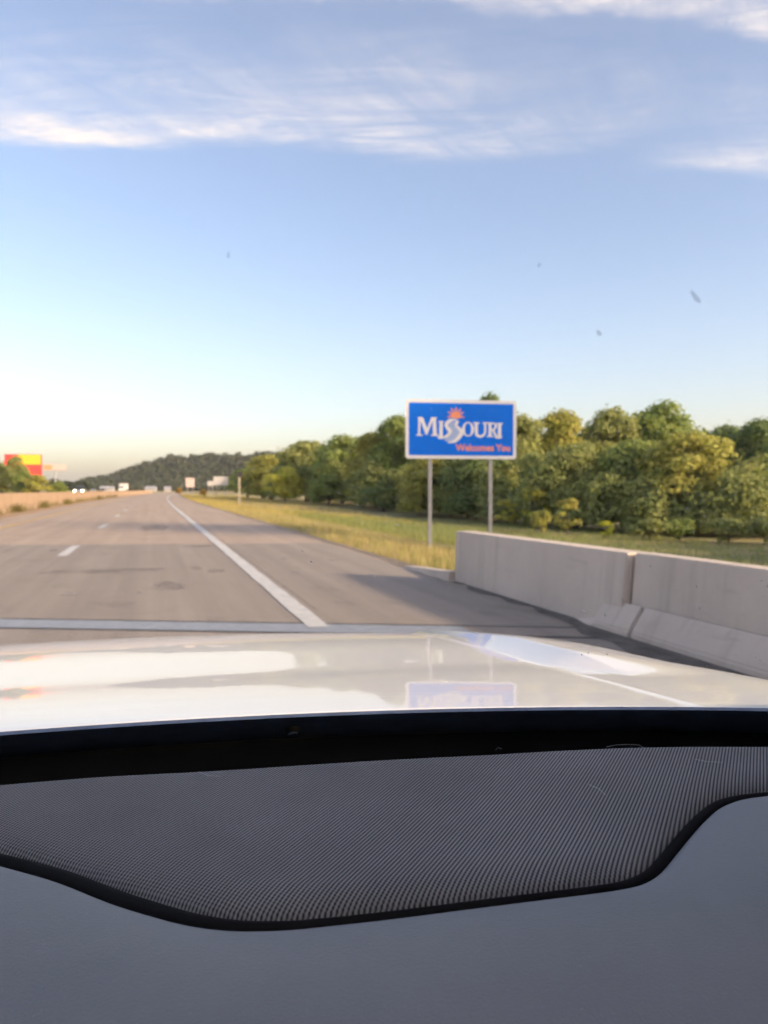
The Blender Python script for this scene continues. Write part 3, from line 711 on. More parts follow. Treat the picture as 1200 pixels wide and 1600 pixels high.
# far wooded hill
def hill_z(x, y): return 0
hs = []; 
for row, (D, f) in enumerate(((575, .22), (600, .42), (625, .62), (660, .82), (700, 1.0))):
    for px in np.arange(132, 470, 5.2):
        top = lerp_tab([(132, 744), (150, 742), (185, 733), (210, 724), (245, 716), (275, 706), (285, 709), (330, 706), (380, 705), (430, 703), (470, 700)], px)
        p = at_depth(px + rr.uniform(-3, 3), 765, D); zt = at_depth(px, top + rr.uniform(0, 5), D).z
        hs.append((p.x, p.y, max(5, zt * f), rr.uniform(13, 19)))
def far_wood():
    rng = np.random.default_rng(12); VV = []
    for (x, y, h, wd) in hs:
        # each crown sits on the rising hillside
        ch = min(h, 15); z0 = h - ch
        bl = make_blobs(rng, wd / 2, 0, ch, 8, rmin=.35, rmax=.6); p, d = crown_points(rng, bl, 420)
        VV.append(leaf_cloud(p, d, 1.25, rng) + np.array([x, y, z0 - .3]))
    o = link('far_woodland', quads_mesh('far_woodland', np.concatenate(VV), M_leaf), None); o.color = (.095, .115, .065, 1)
    tag(o, 'dark wooded hill on the horizon beyond the end of the road', 'woodland', kind='stuff')
far_wood()
hm = MB(); rows = []
pxs = list(np.arange(132, 700, 12))
for D, f in ((560, 0), (620, .35), (690, .8), (740, .9), (900, .9), (1200, 0)):
    rows.append([])
    for px in pxs:
        top = lerp_tab([(132, 752), (185, 742), (245, 726), (275, 718), (330, 716), (430, 714), (520, 722), (700, 740)], px)
        p = at_depth(px, 765, D); rows[-1].append((p.x, p.y, max(-.5, at_depth(px, top, 700).z * f * .8 - 2.5)))
tag(hm.grid(rows).build('hill', M_ground, smooth=True), kind='structure')
# left side: scrub beyond the opposite road
LT = [(4, 728, 62, 118, 'broad', G5, 'olive tree at the left edge of the view behind the median wall'),
      (26, 712, 36, 110, 'tall', G5, 'thin tree standing in front of the red and yellow sign'),
      (58, 742, 52, 104, 'scrub', G2, 'yellow-green scrub below the red and yellow sign'),
      (90, 752, 34, 112, 'scrub', G1, 'green shrub just left of the oncoming car'),
      (38, 735, 40, 106, 'scrub', G1, 'green scrub at the foot of the thin tree, left of the yellow-green scrub'),]
for i, (px, ptop, wpx, D, key, col, lb) in enumerate(LT):
    p = at_depth(px, 765, D); gz = ground_z(p.x, p.y); plant('tree' if key != 'scrub' else 'shrub', key, p.x, p.y, at_depth(px, ptop, D).z - gz, wpx / F_ * D, i * 1.3, col, lb, 'tree' if key != 'scrub' else 'shrub', 'growth beyond the median wall')
ls = []
for px in range(78, 140, 7):
    p = at_depth(px, 765, 420); ls.append((p.x, p.y, max(3, at_depth(px, 750 + rr.uniform(-5, 5), 420).z), 9))
wood('tree_belt', ls, 14, 700, .7, (.05, .07, .03), 'distant dark trees behind the oncoming car', lambda x, y: 0)['category'] = 'trees'
ls = []
for px in range(-140, 0, 20):
    p = at_depth(px, 765, 112); ls.append((p.x, p.y, rr.uniform(5, 8), 6))
wood('thicket', ls, 15, 1800, .3, G5, 'trees continuing beyond the left edge of the view', ground_z)['category'] = 'trees'

# grass ---------------------------------------------------------------
def grass(name, n, place, h0, h1, wd, col, label, seed):
    rng = np.random.default_rng(seed); P = place(rng, n); n = len(P)
    a = rng.uniform(0, 2 * np.pi, n); h = rng.uniform(h0, h1, n); lean = rng.uniform(.05, .6, n) * h; la = rng.uniform(0, 2 * np.pi, n)
    dx, dy = np.cos(a) * wd * h / h1, np.sin(a) * wd * h / h1
    T = P + np.stack([np.cos(la) * lean, np.sin(la) * lean, h], 1)
    A = P.copy(); A[:, 0] -= dx; A[:, 1] -= dy; A[:, 2] -= .03; B = P.copy(); B[:, 0] += dx; B[:, 1] += dy; B[:, 2] -= .03
    T2 = T.copy(); T2[:, 0] += dx * .15; T2[:, 1] += dy * .15
    V = np.stack([A, B, T2, T], 1).reshape(-1, 3)
    o = link(name, quads_mesh(name, V, M_grass), None); o.color = (*col, 1); return tag(o, label, 'grass', kind='stuff')
gzv = np.vectorize(ground_z); cv = np.vectorize(curve)
def verge(x0, x1, y0, y1, pw=1.0, edge=0):
    def f(rng, n):
        y = y0 + (y1 - y0) * rng.random(n) ** pw; x = cv(y) + x0 + (x1 - x0) * rng.random(n) ** 1.3
        # clumpy
        k = np.sin(x * 3.1 + 2 * np.sin(y * .9)) * np.sin(y * 2.3 + x) + .9 * np.sin(x * .7 + 1.3 * np.sin(y * .31)) * np.sin(y * .43 + x * .5) + rng.normal(size=n) * .6 > -.35
        x, y = x[k], y[k]
        return np.stack([x, y, gzv(x, y)], 1)
    return f
grass('verge_grass', 46000, verge(4.75, 14, 11.6, 75, 1.5), .08, .30, .012, (.38, .345, .11), 'sunlit yellow-green grass on the verge between the shoulder and the trees', 1)
grass('straw_grass', 15000, verge(4.72, 9.5, 11.8, 70, 1.4), .06, .34, .010, (.58, .43, .21), 'dead straw-coloured grass mixed into the verge beside the shoulder', 11)
grass('far_verge_grass', 26000, verge(4.75, 22, 60, 240, 1.3), .12, .40, .03, (.52, .41, .12), 'dry yellow grass on the far verge beside the shoulder', 2)
grass('meadow_grass', 60000, verge(11, 36, 14, 70, 1.0), .12, .36, .022, (.25, .285, .09), 'taller green grass of the strip between the barrier and the saplings', 3)
grass('barrier_side_grass', 16000, verge(5.0, 12, -4, 14, 1.0), .10, .32, .012, (.28, .29, .09), 'grass directly behind the right-hand concrete barrier', 4)
def tufts(rng, n):
    out = []
    for (px, D) in ((6, 42), (112, 78), (158, 118), (70, 62), (40, 50)):
        p = at_depth(px, 765, D); y = p.y; c = curve(y) - 8.45
        k = 260; out.append(np.stack([c + rng.normal(size=k) * .16, y + rng.normal(size=k) * .7, np.full(k, .03)], 1))
    k = 1500; y = rng.uniform(15, 170, k); out.append(np.stack([cv(y) - 8.55 + rng.normal(size=k) * .1, y, np.full(k, .03)], 1))
    return np.concatenate(out)
grass('median_weeds', 1, tufts, .15, .65, .02, (.17, .15, .045), 'weeds growing along the foot of the median wall', 5)

# ------------------------------------------------------------------ roadside things further off
def foot(px, D): p = at_depth(px, 765, D); return p, ground_z(p.x, p.y)
M_panelback = simple('dark_panel', (.02, .02, .022), .6, noise=.2)
M_wood = simple('weathered_timber', (.34, .30, .24), .85, noise=.2, nscale=6)
D = 98; p, gz = foot(374, D)
po = empty('roadside_post', (p.x, p.y, gz), R(-6)); top = at_depth(374, 742, D).z - gz
MB().box(-.13, .13, -.09, .09, -.3, top).build('post', M_wood, po, bevel=.01)
hd = MB(); hd.box(-.40, .40, -.16, .16, top - .28, top + .28); hd.build('head', M_panelback, po, bevel=.04)
MB().prism([(-.46, top + .28), (.46, top + .28), (.36, top + .38), (-.36, top + .38)], -.2, .2, fz).build('cap', M_panelback, po)
tag(po, 'pale post with a dark box head standing on the far grass verge', 'post')
M_bw = simple('board_white', (.55, .51, .49), .6, noise=.08, nscale=2); M_bp = simple('board_pink', (.56, .43, .40), .6, noise=.12, nscale=1.5)
def board(name, px, ptop, pbot, wpx, D, mat, label, legs=2, base=None, dep=.08):
    p, gz = foot(px, D); o = empty(name, (p.x, p.y, gz), R(-8))
    zt = at_depth(px, ptop, D).z - gz; zb = at_depth(px, pbot, D).z - gz; wd = wpx / F_ * D
    MB().prism(rrect(wd, zt - zb, .08, (zt + zb) / 2, 3), -dep / 2, dep / 2, fz).build('panel', mat, o)
    MB().prism(rrect(wd + .12, zt - zb + .12, .1, (zt + zb) / 2, 3), dep / 2 + .001, dep / 2 + .05, fz).build('frame', M_alu, o)
    for k in range(legs):
        x = 0 if legs == 1 else (-.3 + .6 * k) * wd
        MB().tube([(x, dep / 2 + .12, -.3), (x, dep / 2 + .12, zt - .1)], .06 if legs > 1 else .22, 8).build('leg', M_galv, o)
    return tag(o, label, 'sign'), o, (wd, zb, zt)
board('roadside_sign', 345, 745, 758, 22, 150, M_bw, 'white rectangular sign on two legs left of the dark-headed post')
board('roadside_sign', 329, 752, 759, 9, 165, M_bw, 'smallest white sign, just left of the white rectangular one')
board('roadside_sign', 297, 747, 761, 13, 210, M_bp, 'pinkish square sign beside the far end of the road')
M_yel = simple('board_yellow', (.95, .50, .03), .5, noise=.05); M_red = simple('board_red', (.86, .06, .05), .5, noise=.05)
D = 230
_, st, (wd, zb, zt) = board('pole_sign', 37, 710, 746, 54, D, M_red, 'tall red and yellow roadside sign rising over the trees at left', legs=2, dep=.9)
MB().prism([(-wd * .13, zt - .1), (wd * .49, zt - .1), (wd * .49, zt - (zt - zb) * .44), (-wd * .13, zt - (zt - zb) * .44)], -.5, -.452, fz).build('yellow_field', M_yel, st)
M_or = simple('board_orange', (.80, .30, .14), .5, noise=.1, nscale=1)
_, st, (wd, zb, zt) = board('pole_sign', 86, 726, 734.5, 33, 260, M_bp, 'smaller orange and pink sign on a single pole left of the oncoming car', legs=1, dep=.8)
MB().prism([(-wd * .48, zb + .15), (-wd * .1, zb + .15), (-wd * .1, zt - .15), (-wd * .48, zt - .15)], -.45, -.402, fz).build('orange_field', M_or, st)

# small cars and a truck far off
M_glassd = simple('car_glass', (.02, .025, .03), .1, noise=.1); M_carw = simple('car_white', (.75, .74, .72), .3, coat=.6, noise=.02); M_carg = simple('car_silver', (.35, .37, .40), .3, metal=.5, noise=.03); M_card = simple('car_dark', (.05, .055, .07), .3, noise=.05)
M_head = simple('headlamp_lit', (.9, .85, .7), .3, noise=.01, emit=(1, .86, .55, 22)); M_tail = simple('tail_lamp', (.5, .02, .02), .3, noise=.1)
def far_car(px, D, mat, rz, label, lit=False, z=None):
    p, gz = foot(px, D); gz = gz + .03 if z is None else z
    o = empty('car', (p.x, p.y, gz), rz)
    sx = lambda a, b, d: (d, a, b)
    MB().prism([(-2.25, .35), (2.25, .35), (2.28, .62), (2.05, .82), (1.0, .95), (-2.1, 1.0), (-2.28, .8)], -.88, .88, sx).build('body', mat, o, bevel=.06)
    MB().prism([(1.0, .95), (.25, 1.44), (-1.2, 1.46), (-2.0, 1.0)], -.72, .72, sx).build('cabin', M_glassd, o, bevel=.05)
    MB().prism([(.22, 1.44), (.15, 1.49), (-1.15, 1.51), (-1.22, 1.46)], -.70, .70, sx).build('roof', mat, o)
    for yy in (1.4, -1.4):
        for xx in (-.80, .80):
            MB().tube([(xx - .1, yy, .33), (xx + .1, yy, .33)], .33, 14).build('wheel', M_tyre, o)
    for xx in (-.66, .66):
        MB().tube([(xx, 2.18, .70), (xx, 2.30, .70)], [.13, .11], 12).build('headlight', M_head if lit else M_lens, o)
        MB().box(xx - .14, xx + .14, -2.32, -2.22, .72, .88).build('tail_light', M_tail, o)
    return tag(o, label, 'car')
p_, gz_ = foot(125, 140)
far_car(125, 140, M_carg, R(180 - 2), 'oncoming silver car with lit headlights beyond the median wall', True, gz_ + .04)
far_car(160, 330, M_card, R(175), 'dark car far off on the opposite road, left of the white truck', z=.62)
far_car(146, 300, M_carg, R(175), 'small grey car farthest left of the distant traffic', z=.62)
p, gz = foot(193, 300); tk = empty('box_truck', (p.x, p.y, .62), R(172))
MB().box(-1.2, 1.2, -3.6, 2.2, .9, 3.3).build('cargo_box', M_bw, tk, bevel=.05)
sx = lambda a, b, d: (d, a, b)
MB().prism([(2.25, .6), (4.3, .6), (4.35, 1.3), (3.9, 1.5), (3.5, 2.35), (2.25, 2.4)], -1.05, 1.05, sx).build('cab', M_carw, tk, bevel=.05)
MB().prism([(3.93, 1.5), (3.6, 2.2), (3.55, 2.2), (3.85, 1.5)], -.9, .9, sx).build('cab_window', M_glassd, tk)
for yy in (3.2, -2.2):
    for xx in (-.95, .95): MB().tube([(xx - .15, yy, .45), (xx + .15, yy, .45)], .45, 14).build('wheel', M_tyre, tk)
MB().box(-.5, .5, -3.5, 3.0, .55, .88).build('chassis', M_tyre, tk)
tag(tk, 'white box truck in the distant traffic under the wooded hill', 'truck')
# low pale sheds at the foot of the hill
M_shed = simple('shed_wall', (.36, .35, .35), .8, noise=.1, nscale=1); M_sroof = simple('shed_roof', (.34, .34, .36), .6, noise=.1, nscale=1)
for px, wpx, h, D, lb in ((168, 20, 2.6, 520, 'grey-roofed pale shed left of the white box truck'), (236, 16, 2.4, 500, 'long low pale shed under the middle of the wooded hill'), (262, 9, 2.2, 480, 'small pale shed right of the long low one')):
    p, gz = foot(px, D); o = empty('shed', (p.x, p.y, -.1), R(-5)); wd = wpx / F_ * D
    MB().box(-wd / 2, wd / 2, -4, 4, -.3, h).build('wall', M_shed, o)
    MB().prism([(-4.4, h), (0, h + 1.4), (4.4, h), (4.4, h + .15), (0, h + 1.55), (-4.4, h + .15)], -wd / 2 - .3, wd / 2 + .3, sx).build('roof', M_sroof, o)
    MB().box(-wd * .2, wd * .2, -4.06, -4.002, 0, h * .75).build('door', M_sroof, o)
    tag(o, lb, 'shed')
for px, D, col, lb in ((280, 200, (.42, .26, .03), 'orange-yellow bush left of the pinkish square sign'), (318, 170, (.40, .25, .04), 'orange-yellow bush between the pinkish and white signs')):
    p, gz = foot(px, D); plant('bush', 'bush', p.x, p.y, 13 / F_ * D, 13 / F_ * D, px, col, lb, 'bush', 'autumn-coloured bushes by the far verge')

# ------------------------------------------------------------------ the car the picture is taken from
XC = -.15
car = empty('car', (XC, 0, 0)); tag(car, 'white car seen from inside, with its ridged hood and grey mesh-covered dashboard', 'car')
SL = [(.60, .080), (.74, .084), (.88, .092), (.985, .112), (1.06, .078), (1.22, .070), (1.40, .100), (1.75, .1825), (1.90, .30), (2.0, .6), (2.06, 1.3)]
_ys = np.arange(.60, 2.0601, .005); _z = [0.0]
for a in _ys[:-1]: _z.append(_z[-1] - lerp_tab(SL, a + .0025) * .005)
_z = np.array(_z); _z += 1.235 - np.interp(.74, _ys, _z)
def hood_z(u, y):
    z = float(np.interp(y, _ys, _z)) - .030 * (abs(u) / .96) ** 2
    a = abs(u)
    if a > .90: z -= 2.2 * (a - .90) ** 2
    ur = .755; wd = .010 + .064 * sstep(.86, 1.02, y) * (1 - .62 * sstep(1.15, 1.5, y)); hg = .018 * sstep(.855, 1.04, y) * (1 - .50 * sstep(1.15, 1.5, y))
    if a <= ur: t = max(0, (a - (ur - wd)) / wd); z += hg * t ** 1.3
    else: z += hg * (1 - sstep(0, 1, (a - ur) / .19))
    z -= .010 * sstep(.70, .80, 1.0) * 0
    return z
def rear_y(u): return .745 - .20 * u * u
us = sorted(set(list(np.linspace(-.97, .97, 98)) + [s * q for s in (-1, 1) for q in np.linspace(.69, .79, 21)]))
rows = []
for i in range(121):
    t = i / 120; row = []
    for u in us:
        y0 = rear_y(u); y1 = 2.06 - .16 * (abs(u) / .97) ** 2.5; y = y0 + (y1 - y0) * t
        row.append((u, y, hood_z(u, y + .16 * (abs(u) / .97) ** 2.5 * max(0, (y - 1.2) / .86))))
    rows.append(row)
rl = [(x, y - .006, z - .02) for x, y, z in rows[0]]                      # folded-under rear lip
hood = MB().grid([rl] + rows).build('hood', M_paintcar, car, smooth=True)
front = rows[-1]
# nose, flanks
nose = MB(); nr = [[(x, y, z) for x, y, z in front]]
for dy, zz in ((.03, .98), (.05, .80), (.05, .62), (.0, .45), (-.10, .34)): nr.append([(x * 1.0, y + dy, min(zz, z - .05)) for x, y, z in front])
nose.grid(nr).build('front_bumper', M_paintcar, car, smooth=True)
gr = MB()
for k in range(5): gr.box(-.5, .5, 2.07, 2.125, .62 + k * .06, .645 + k * .06)
gr.build('grille', M_black, car)
for s in (-1, 1): MB().box(s * .62 - .16, s * .62 + .16, 2.00, 2.09, .80, .90).build('headlight', M_lens, car, bevel=.03)
def side_outline():
    def arch(cy, r, n=10): return [(cy + r * math.cos(R(180 * k / n)), .36 + r * math.sin(R(180 * k / n))) for k in range(n + 1)]
    pts = [(1.86, .36)] + arch(1.28, .40) + arch(-1.62, .40) + [(-2.75, .40), (-2.85, .8), (-2.78, 1.22), (.40, 1.19)]
    for y in (.62, .9, 1.2, 1.5, 1.75, 1.88): pts.append((y, hood_z(.97, y + .16 * max(0, (y - 1.2) / .86)) - .012))
    return pts
for s in (-1, 1):
    MB().prism(side_outline(), s * .925, s * .965, sx).build('side_panel', M_paintcar, car)
    MB().prism([(.38, .45), (.38, 1.15), (-.62, 1.17), (-.62, .45)], s * .967, s * .972, sx).build('door', M_paintcar, car)
    MB().prism([(-.64, .45), (-.64, 1.17), (-1.15, 1.18), (-1.25, .8), (-1.2, .45)], s * .967, s * .972, sx).build('door', M_paintcar, car)
    for yy in (1.28, -1.62):
        wl = MB().tube([(s * .72, yy, .365), (s * .78, yy, .365), (s * .90, yy, .365), (s * .955, yy, .365)], [.31, .362, .362, .31], 28).build('wheel', M_tyre, car, smooth=False)
        MB().tube([(s * .94, yy, .365), (s * .962, yy, .365)], [.25, .22], 20).build('rim', M_rim, wl)
MB().box(-.92, .92, -2.8, 1.95, .30, .36).build('floor_pan', M_black, car)
MB().box(-.95, .95, -2.84, -2.78, .40, 1.22).build('tailgate', M_paintcar, car)
MB().box(-.90, .90, .42, .47, .37, 1.12).build('firewall', M_black, car)
# windshield surface: base curve, raked back
RK = R(30)
def glass_pt(u, s): return Vector((u, .722 - .205 * u * u - s * math.cos(RK), 1.222 + s * math.sin(RK) - .012 * (u / .8) ** 2))
def glass_sheet(s0, s1, u0, u1, off0, off1, nu=32, ns=8, taper=.16):
    n = Vector((0, math.sin(RK), math.cos(RK))); out = []
    for off in (off0, off1):
        rws = []
        for i in range(ns + 1):
            s = s0 + (s1 - s0) * i / ns
            k = 1 - taper * (s / 1.0)
            rws.append([glass_pt((u0 + (u1 - u0) * j / nu) * k, s) + n * off for j in range(nu + 1)])
        out.append(rws)
    m = MB(); m.grid(out[0]); m.grid(out[1])
    A, B = out; per = lambda r: r[0] + [q[-1] for q in r[1:]] + r[-1][::-1][1:] + [q[0] for q in r[::-1][1:]]
    pa_, pb_2 = per(A), per(B)
    for i in range(len(pa_) - 1): m.quad(pa_[i], pa_[i + 1], pb_2[i + 1], pb_2[i])
    me = m.mesh('x'); bm = bmesh.new(); bm.from_mesh(me); bmesh.ops.remove_doubles(bm, verts=bm.verts, dist=1e-5); bmesh.ops.recalc_face_normals(bm, faces=bm.faces); bm.to_mesh(me); bm.free(); return me
ws = link('windshield', glass_sheet(0, 1.0, -.80, .80, 0, .005), M_glass, car, smooth=False)
fr = link('ceramic_band', glass_sheet(-.004, .085, -.79, .79, -.004, -.0012), M_frit, ws)
MB().grid([[glass_pt(u, -.02) + Vector((0, .02, -.02)) for u in np.linspace(-.85, .85, 33)], [glass_pt(u, .0) + Vector((0, -.012, -.002)) for u in np.linspace(-.85, .85, 33)], [glass_pt(u, .018) + Vector((0, -.012, -.006)) for u in np.linspace(-.85, .85, 33)]]).build('cowl_seal', M_black, car)
MB().grid([[(u, rear_y(u) + .02, 1.195) for u in np.linspace(-.9, .9, 33)], [(u, rear_y(u) - .04, 1.19) for u in np.linspace(-.9, .9, 33)], [(u, rear_y(u) - .10, 1.185) for u in np.linspace(-.9, .9, 33)]]).build('cowl', M_black, car)
# dashboard
DZ = 1.25
FAR = lambda x: .569 - .206 * (x - XC) ** 2
NEAR = [(-.62, .485), (-.50, .515), (-.40, .530), (-.30, .528), (-.20, .512), (-.14, .507), (-.081, .462), (-.046, .432), (-.014, .397), (.016, .369), (.035, .3565), (.058, .349), (.080, .346), (.103, .3435), (.168, .3395), (.215, .3365), (.231, .3365), (.245, .340), (.256, .347), (.287, .370), (.312, .388), (.33, .400), (.347, .410), (.363, .4155), (.38, .417), (.396, .4165), (.45, .41), (.52, .395), (.58, .38)]
NEAR = [(x * 1.012, min(y * 1.012 + .0036, FAR(x * 1.012) - .035)) for x, y in NEAR]
_nx = np.linspace(-.60, .57, 235); _ny = np.array([lerp_tab(NEAR, x) for x in _nx])
for _ in range(3): _ny[1:-1] = .25 * _ny[:-2] + .5 * _ny[1:-1] + .25 * _ny[2:]
def dash_crown(x, y): return DZ - .035 * (x - .1) ** 2
rows = []
ROLL = [(.0, -.024), (.0003, -.0135), (.0012, -.0075), (.0030, -.0034), (.006, -.0010), (.011, .0010), (.018, .0022)]
for i, x in enumerate(_nx):
    n, f = _ny[i], FAR(x); row = []
    i0, i1 = max(0, i - 2), min(len(_nx) - 1, i + 2)
    sl = (_ny[i1] - _ny[i0]) / (_nx[i1] - _nx[i0]); k = math.sqrt(1 + sl * sl)      # roll width measured across the edge
    wide = 1.0 + 1.2 * sstep(.10, -.05, x)
    for d, dz in ROLL: row.append((x - XC, min(n + d * k * wide, f - .003), dash_crown(x, n) + dz))
    for t in np.linspace(.06, 1, 12): y = n + .018 * k * wide + (f - n - .018 * k * wide) * t; row.append((x - XC, max(y, row[-1][1] + 1e-4), dash_crown(x, y) + .0022 - .006 * max(0, t - .93) / .07))
    rows.append(row)
dash = empty('dashboard'); dash.parent = car
grille = MB().grid(rows).build('speaker_grille', M_cloth, dash, smooth=True)
# added dark strip along the cloth edge: the rim's shade put into its colour
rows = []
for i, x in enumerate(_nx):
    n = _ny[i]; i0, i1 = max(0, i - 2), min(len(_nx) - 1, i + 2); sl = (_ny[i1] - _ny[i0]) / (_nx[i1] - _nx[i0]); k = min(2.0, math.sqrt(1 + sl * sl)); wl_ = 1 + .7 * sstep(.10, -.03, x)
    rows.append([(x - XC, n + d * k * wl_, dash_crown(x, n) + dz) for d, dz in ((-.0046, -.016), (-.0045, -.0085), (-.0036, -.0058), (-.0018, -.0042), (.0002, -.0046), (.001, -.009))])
MB().grid(rows).build('edge_shade_strip', M_edge_shade, dash, smooth=True)
# dark channel under the cloth edge, then the moulded plastic
ch = [[(x - XC, n - .04, dash_crown(x, n) - .027), (x - XC, n + .02, dash_crown(x, n) - .026)] for x, n in zip(_nx, _ny)]
MB().grid(ch).build('edge_channel', M_black, dash, fix=False)
rows = []
for i, x in enumerate(_nx):
    n = _ny[i]; row = []
    i0, i1 = max(0, i - 2), min(len(_nx) - 1, i + 2); sl = (_ny[i1] - _ny[i0]) / (_nx[i1] - _nx[i0]); k = min(2.0, math.sqrt(1 + sl * sl))
    yend = .10
    for d, dz in ((.0, -.030), (.0006, -.0090), (.002, -.0052), (.005, -.0030), (.011, -.0020), (.020, -.0018)): row.append((x - XC, n - (.0048 * (1 + .7 * sstep(.10, -.03, x)) + d) * k, dash_crown(x, n) + dz))
    y0 = n - (.020 + .0048 * (1 + .7 * sstep(.10, -.03, x))) * k
    for t in np.linspace(.05, 1, 26):
        y = y0 + (yend - y0) * t; hump = .012 * sstep(.27, .42, x) * sstep(.36, .28, y) 
        sag = -.020 * sstep(.0, .15, y0 - y) - .5 * max(0, .20 - y) ** 2 - .03 * max(0, (.30 - y)) * .5
        row.append((x - XC, y, dash_crown(x, y) - .0018 - .001 * t + sag + hump))
    for k2 in range(1, 6): row.append((x - XC, yend - .03 * math.sin(R(18 * k2)) - .01, row[-1][2] - .05 * k2 / 2))
    rows.append(row)
MB().grid(rows).build('dash_top', M_dash, dash, smooth=True)
# outer ends of the dash and the defrost trough
for s, xa, xb in ((-1, -.93, -.60 - XC + .004), (1, .57 - XC - .004, .93)):
    MB().grid([[(u, y, 1.243 - .06 * max(0, .2 - y)) for u in np.linspace(xa, xb, 6)] for y in (.06, .15, .25, .35, .42, .46)]).build('dash_end', M_dash, dash, smooth=True)
us2 = np.linspace(-.78, .78, 40)
MB().grid([[(u, FAR(u + XC) - .006, 1.240) for u in us2], [(u, FAR(u + XC) + .03, 1.205) for u in us2], [tuple(glass_pt(u, .0) + Vector((0, -.025, -.02))) for u in us2], [tuple(glass_pt(u, .024) + Vector((0, -.004, -.007))) for u in us2]]).build('defrost_trough', M_black, dash)
MB().box(-.9, .9, .05, .40, .70, 1.10).build('dash_body', M_black, dash)
# lint on the cloth and a small sensor behind the glass
def dash_hit(px, py, z=DZ + .004):
    d = pix_dir(px, py); t = (z - EYE.z) / d.z; q = EYE + d * t; return Vector((q.x - XC, q.y, z))
def hair(pts, parent):
    q = [dash_hit(px, py, DZ + .003 + h) for px, py, h in pts]
    MB().tube(q, .00013, 5).build('lint', M_lint, parent)
hair([(948, 1167, 0), (962, 1164, .004), (980, 1163, .006), (998, 1164, .004), (1006, 1168, 0)], dash)
hair([(310, 1206, 0), (325, 1212, .001), (345, 1213, .0)], dash)
hair([(774, 1172, 0), (778, 1168, .003), (784, 1170, 0)], dash)
hair([(1085, 1186, 0), (1105, 1190, .001), (1130, 1191, 0)], dash); hair([(920, 1226, 0), (935, 1232, .001), (946, 1242, 0)], dash)
def glass_hit(px, py, off=.0056):
    d = pix_dir(px, py); n = Vector((0, math.sin(RK), math.cos(RK))); t = .5
    for _ in range(40):
        q = EYE + d * t; u = q.x - XC; g0 = glass_pt(u, 0) + n * off
        t -= (q - Vector((q.x, g0.y, g0.z))).dot(n) / d.dot(n)
    q = EYE + d * t; return Vector((q.x - XC, q.y, q.z))
def speck(px, py, a, b, ang, mat, name='speck', seed=0, off=.0056):
    c = glass_hit(px, py, off); n = Vector((0, math.sin(RK), math.cos(RK))); ux = Vector((1, 0, 0)); uy = n.cross(ux)
    rg = random.Random(seed); pts = []; D = (c - EYE).length
    a *= D / F_; b *= D / F_ * 1.5
    for k in range(10):
        th = 2 * math.pi * k / 10; r = rg.uniform(.45, 1.3); x = a * r * math.cos(th); y = b * r * math.sin(th)
        pts.append((x * math.cos(ang) - y * math.sin(ang), x * math.sin(ang) + y * math.cos(ang)))
    MB().prism(pts, 0, .0003, lambda p, q, d: c + ux * p + uy * q + n * d).build(name, mat, ws)
M_smear = simple('insect_smear', (.30, .32, .36), .9, noise=.2)
def thin_out(m, k):
    t = m.node_tree; b = next(n for n in t.nodes if n.type == 'BSDF_PRINCIPLED'); o_ = next(n for n in t.nodes if n.type == 'OUTPUT_MATERIAL')
    tr = t.nodes.new('ShaderNodeBsdfTransparent'); mx = t.nodes.new('ShaderNodeMixShader'); mx.inputs[0].default_value = k
    t.links.new(tr.outputs[0], mx.inputs[1]); t.links.new(b.outputs[0], mx.inputs[2]); t.links.new(mx.outputs[0], o_.inputs[0])
thin_out(M_smear, .16); thin_out(M_speckw, .45)
speck(1087, 464, 3.0, 9, -.85, M_smear, seed=1); speck(936, 521, 1.8, 5.0, -.85, M_smear, seed=2); speck(357, 399, 1.8, 3.2, .1, M_smear, seed=3); speck(842, 416, 1.5, 2, .1, M_smear, seed=4)
rg = random.Random(3)
for k in range(34):
    px = rg.uniform(900, 1200); py = rg.uniform(790, 1060)
    if k > 24: px = rg.uniform(460, 900); py = rg.uniform(770, 930)
    speck(px, py, rg.uniform(.4, .8), rg.uniform(1.2, 4.2), rg.uniform(-.95, -.6), M_speckw, seed=k + 10)
for k in range(30):
    px = rg.uniform(0, 1200); e = lerp_tab([(0, 1149), (300, 1134), (600, 1116), (900, 1109), (1200, 1109)], px)
    speck(px, e + rg.uniform(4, 20), rg.uniform(.5, 1.3), rg.uniform(.6, 1.4), rg.uniform(0, 3), M_speckw, seed=k + 90)
c = glass_hit(457, 1138, -.0055); n = Vector((0, math.sin(RK), math.cos(RK)))
sen = MB(); sen.tube([c, c - n * .004], [.0075, .0065], 18); so = sen.build('light_sensor', M_black, ws)
MB().tube([c - n * .0041, c - n * .0052], [.0045, .0038], 16).build('lens', M_frit, so)
M_seat = simple('seat_cloth', (.03, .03, .033), .8, noise=.2, nscale=20)
for u in (-.42, .42):
    st = empty('seat', (u, -.55, .36)); st.parent = car
    MB().prism([(.32, .18), (.34, .30), (-.22, .24), (-.24, .10)], -.25, .25, sx).build('cushion', M_seat, st, bevel=.04)
    MB().prism([(-.18, .22), (-.34, .22), (-.58, .88), (-.46, .90)], -.25, .25, sx).build('backrest', M_seat, st, bevel=.04)
    MB().prism([(-.50, .94), (-.60, .93), (-.64, 1.12), (-.54, 1.13)], -.13, .13, sx).build('headrest', M_seat, st, bevel=.03)
MB().prism([(-1.2, .50), (-1.2, .66), (-1.75, .66), (-1.95, 1.22), (-2.1, 1.22), (-1.95, .5)], -.7, .7, sx).build('rear_bench', M_seat, car, bevel=.04)
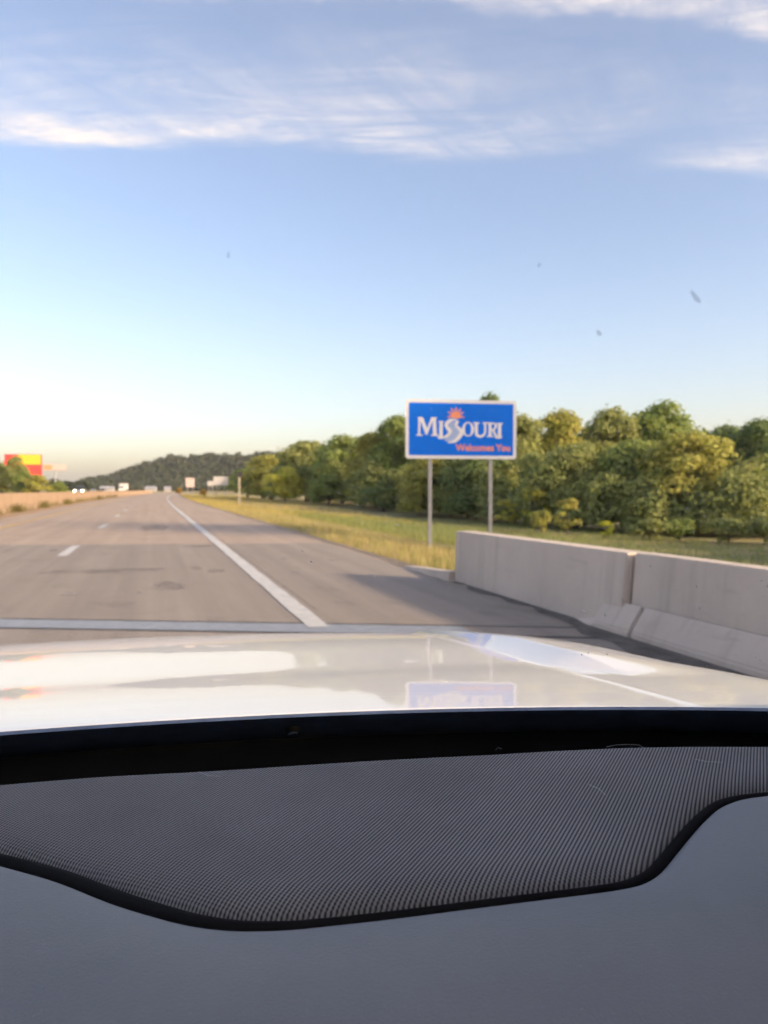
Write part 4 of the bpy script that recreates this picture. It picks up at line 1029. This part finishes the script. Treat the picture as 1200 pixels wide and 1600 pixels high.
# roof, pillars, side glass
rf = MB(); rws = []
topL = [glass_pt(u, .985) for u in np.linspace(-.66, .66, 17)]
rws.append(topL)
for y, zz in ((-.35, 1.775), (-.8, 1.80), (-1.6, 1.80), (-2.3, 1.76), (-2.62, 1.70)): rws.append([(u * (1.02 if y > -2 else .98), y, zz - .07 * (u / .66) ** 2) for u in np.linspace(-.66, .66, 17)])
rf.grid(rws).build('roof', M_paintcar, car, smooth=True)
MB().grid([[(p[0], p[1] - .01, p[2] - .045) for p in r] for r in rws]).build('headliner', M_seat, car, smooth=True)
for s in (-1, 1):
    MB().tube([glass_pt(s * .82, -.01), glass_pt(s * .82 * .91, .5), glass_pt(s * .70, .98), Vector((s * .70, -.6, 1.72)), Vector((s * .70, -2.3, 1.68)), Vector((s * .80, -2.75, 1.22))], [.045, .045, .055, .055, .05, .05], 8).build('pillar', M_dash, car, smooth=True)
    q = [(s * .93, .22, 1.13), (s * .90, .64, 1.16), (s * .715, -.13, 1.735), (s * .712, -.34, 1.72)]
    m = MB(); m.quad(*q); m.quad(*[(x - s * .02, y, z - .003) for x, y, z in q][::-1])
    for i in range(4): a, b = q[i], q[(i + 1) % 4]; m.quad(a, b, (b[0] - s * .02, b[1], b[2] - .003), (a[0] - s * .02, a[1], a[2] - .003))
    m.build('quarter_panel', M_black, car)  # unseen panel by the side window, put in to block sun from the dash
    for y in (-.63, -1.7): MB().tube([(s * .93, y, 1.16), (s * .70, y - .1, 1.72)], .04, 8).build('pillar', M_black, car)
    for (ya, yb) in (((.30, -.58), (-.28, -.68)), ((-.68, -1.65), (-.78, -1.75)), ((-1.75, -2.6), (-1.85, -2.3))):
        m = MB(); q = [(s * .93, ya[0], 1.17), (s * .93, ya[1], 1.17), (s * .72, yb[1], 1.69), (s * .72, yb[0], 1.69)]
        m.quad(*q); m.quad(*[(x - s * .004, y, z - .001) for x, y, z in q][::-1])
        for i in range(4): a, b = q[i], q[(i + 1) % 4]; m.quad(a, b, (b[0] - s * .004, b[1], b[2] - .001), (a[0] - s * .004, a[1], a[2] - .001))
        m.build('side_window', M_tint, car)
m = MB(); q = [(-.8, -2.80, 1.22), (.8, -2.80, 1.22), (.66, -2.62, 1.68), (-.66, -2.62, 1.68)]; m.quad(*q); m.quad(*[(x, y + .005, z) for x, y, z in q][::-1]); m.build('rear_window', M_tint, car)

# ------------------------------------------------------------------ air: thin even haze over the whole place
HAZE = True
if HAZE:
    hz = bpy.data.materials.new('air'); hz.use_nodes = True; t = hz.node_tree; t.nodes.clear()
    o_ = t.nodes.new('ShaderNodeOutputMaterial'); pv = t.nodes.new('ShaderNodeVolumePrincipled')
    pv.inputs['Color'].default_value = (1, .97, .95, 1); pv.inputs['Density'].default_value = .00016; pv.inputs['Anisotropy'].default_value = .2
    t.links.new(pv.outputs[0], o_.inputs['Volume'])
    ho = MB().box(-9500, 9500, -9500, 9500, -12, 60).build('haze', hz); tag(ho, 'thin pale haze in the air', 'haze', kind='stuff')
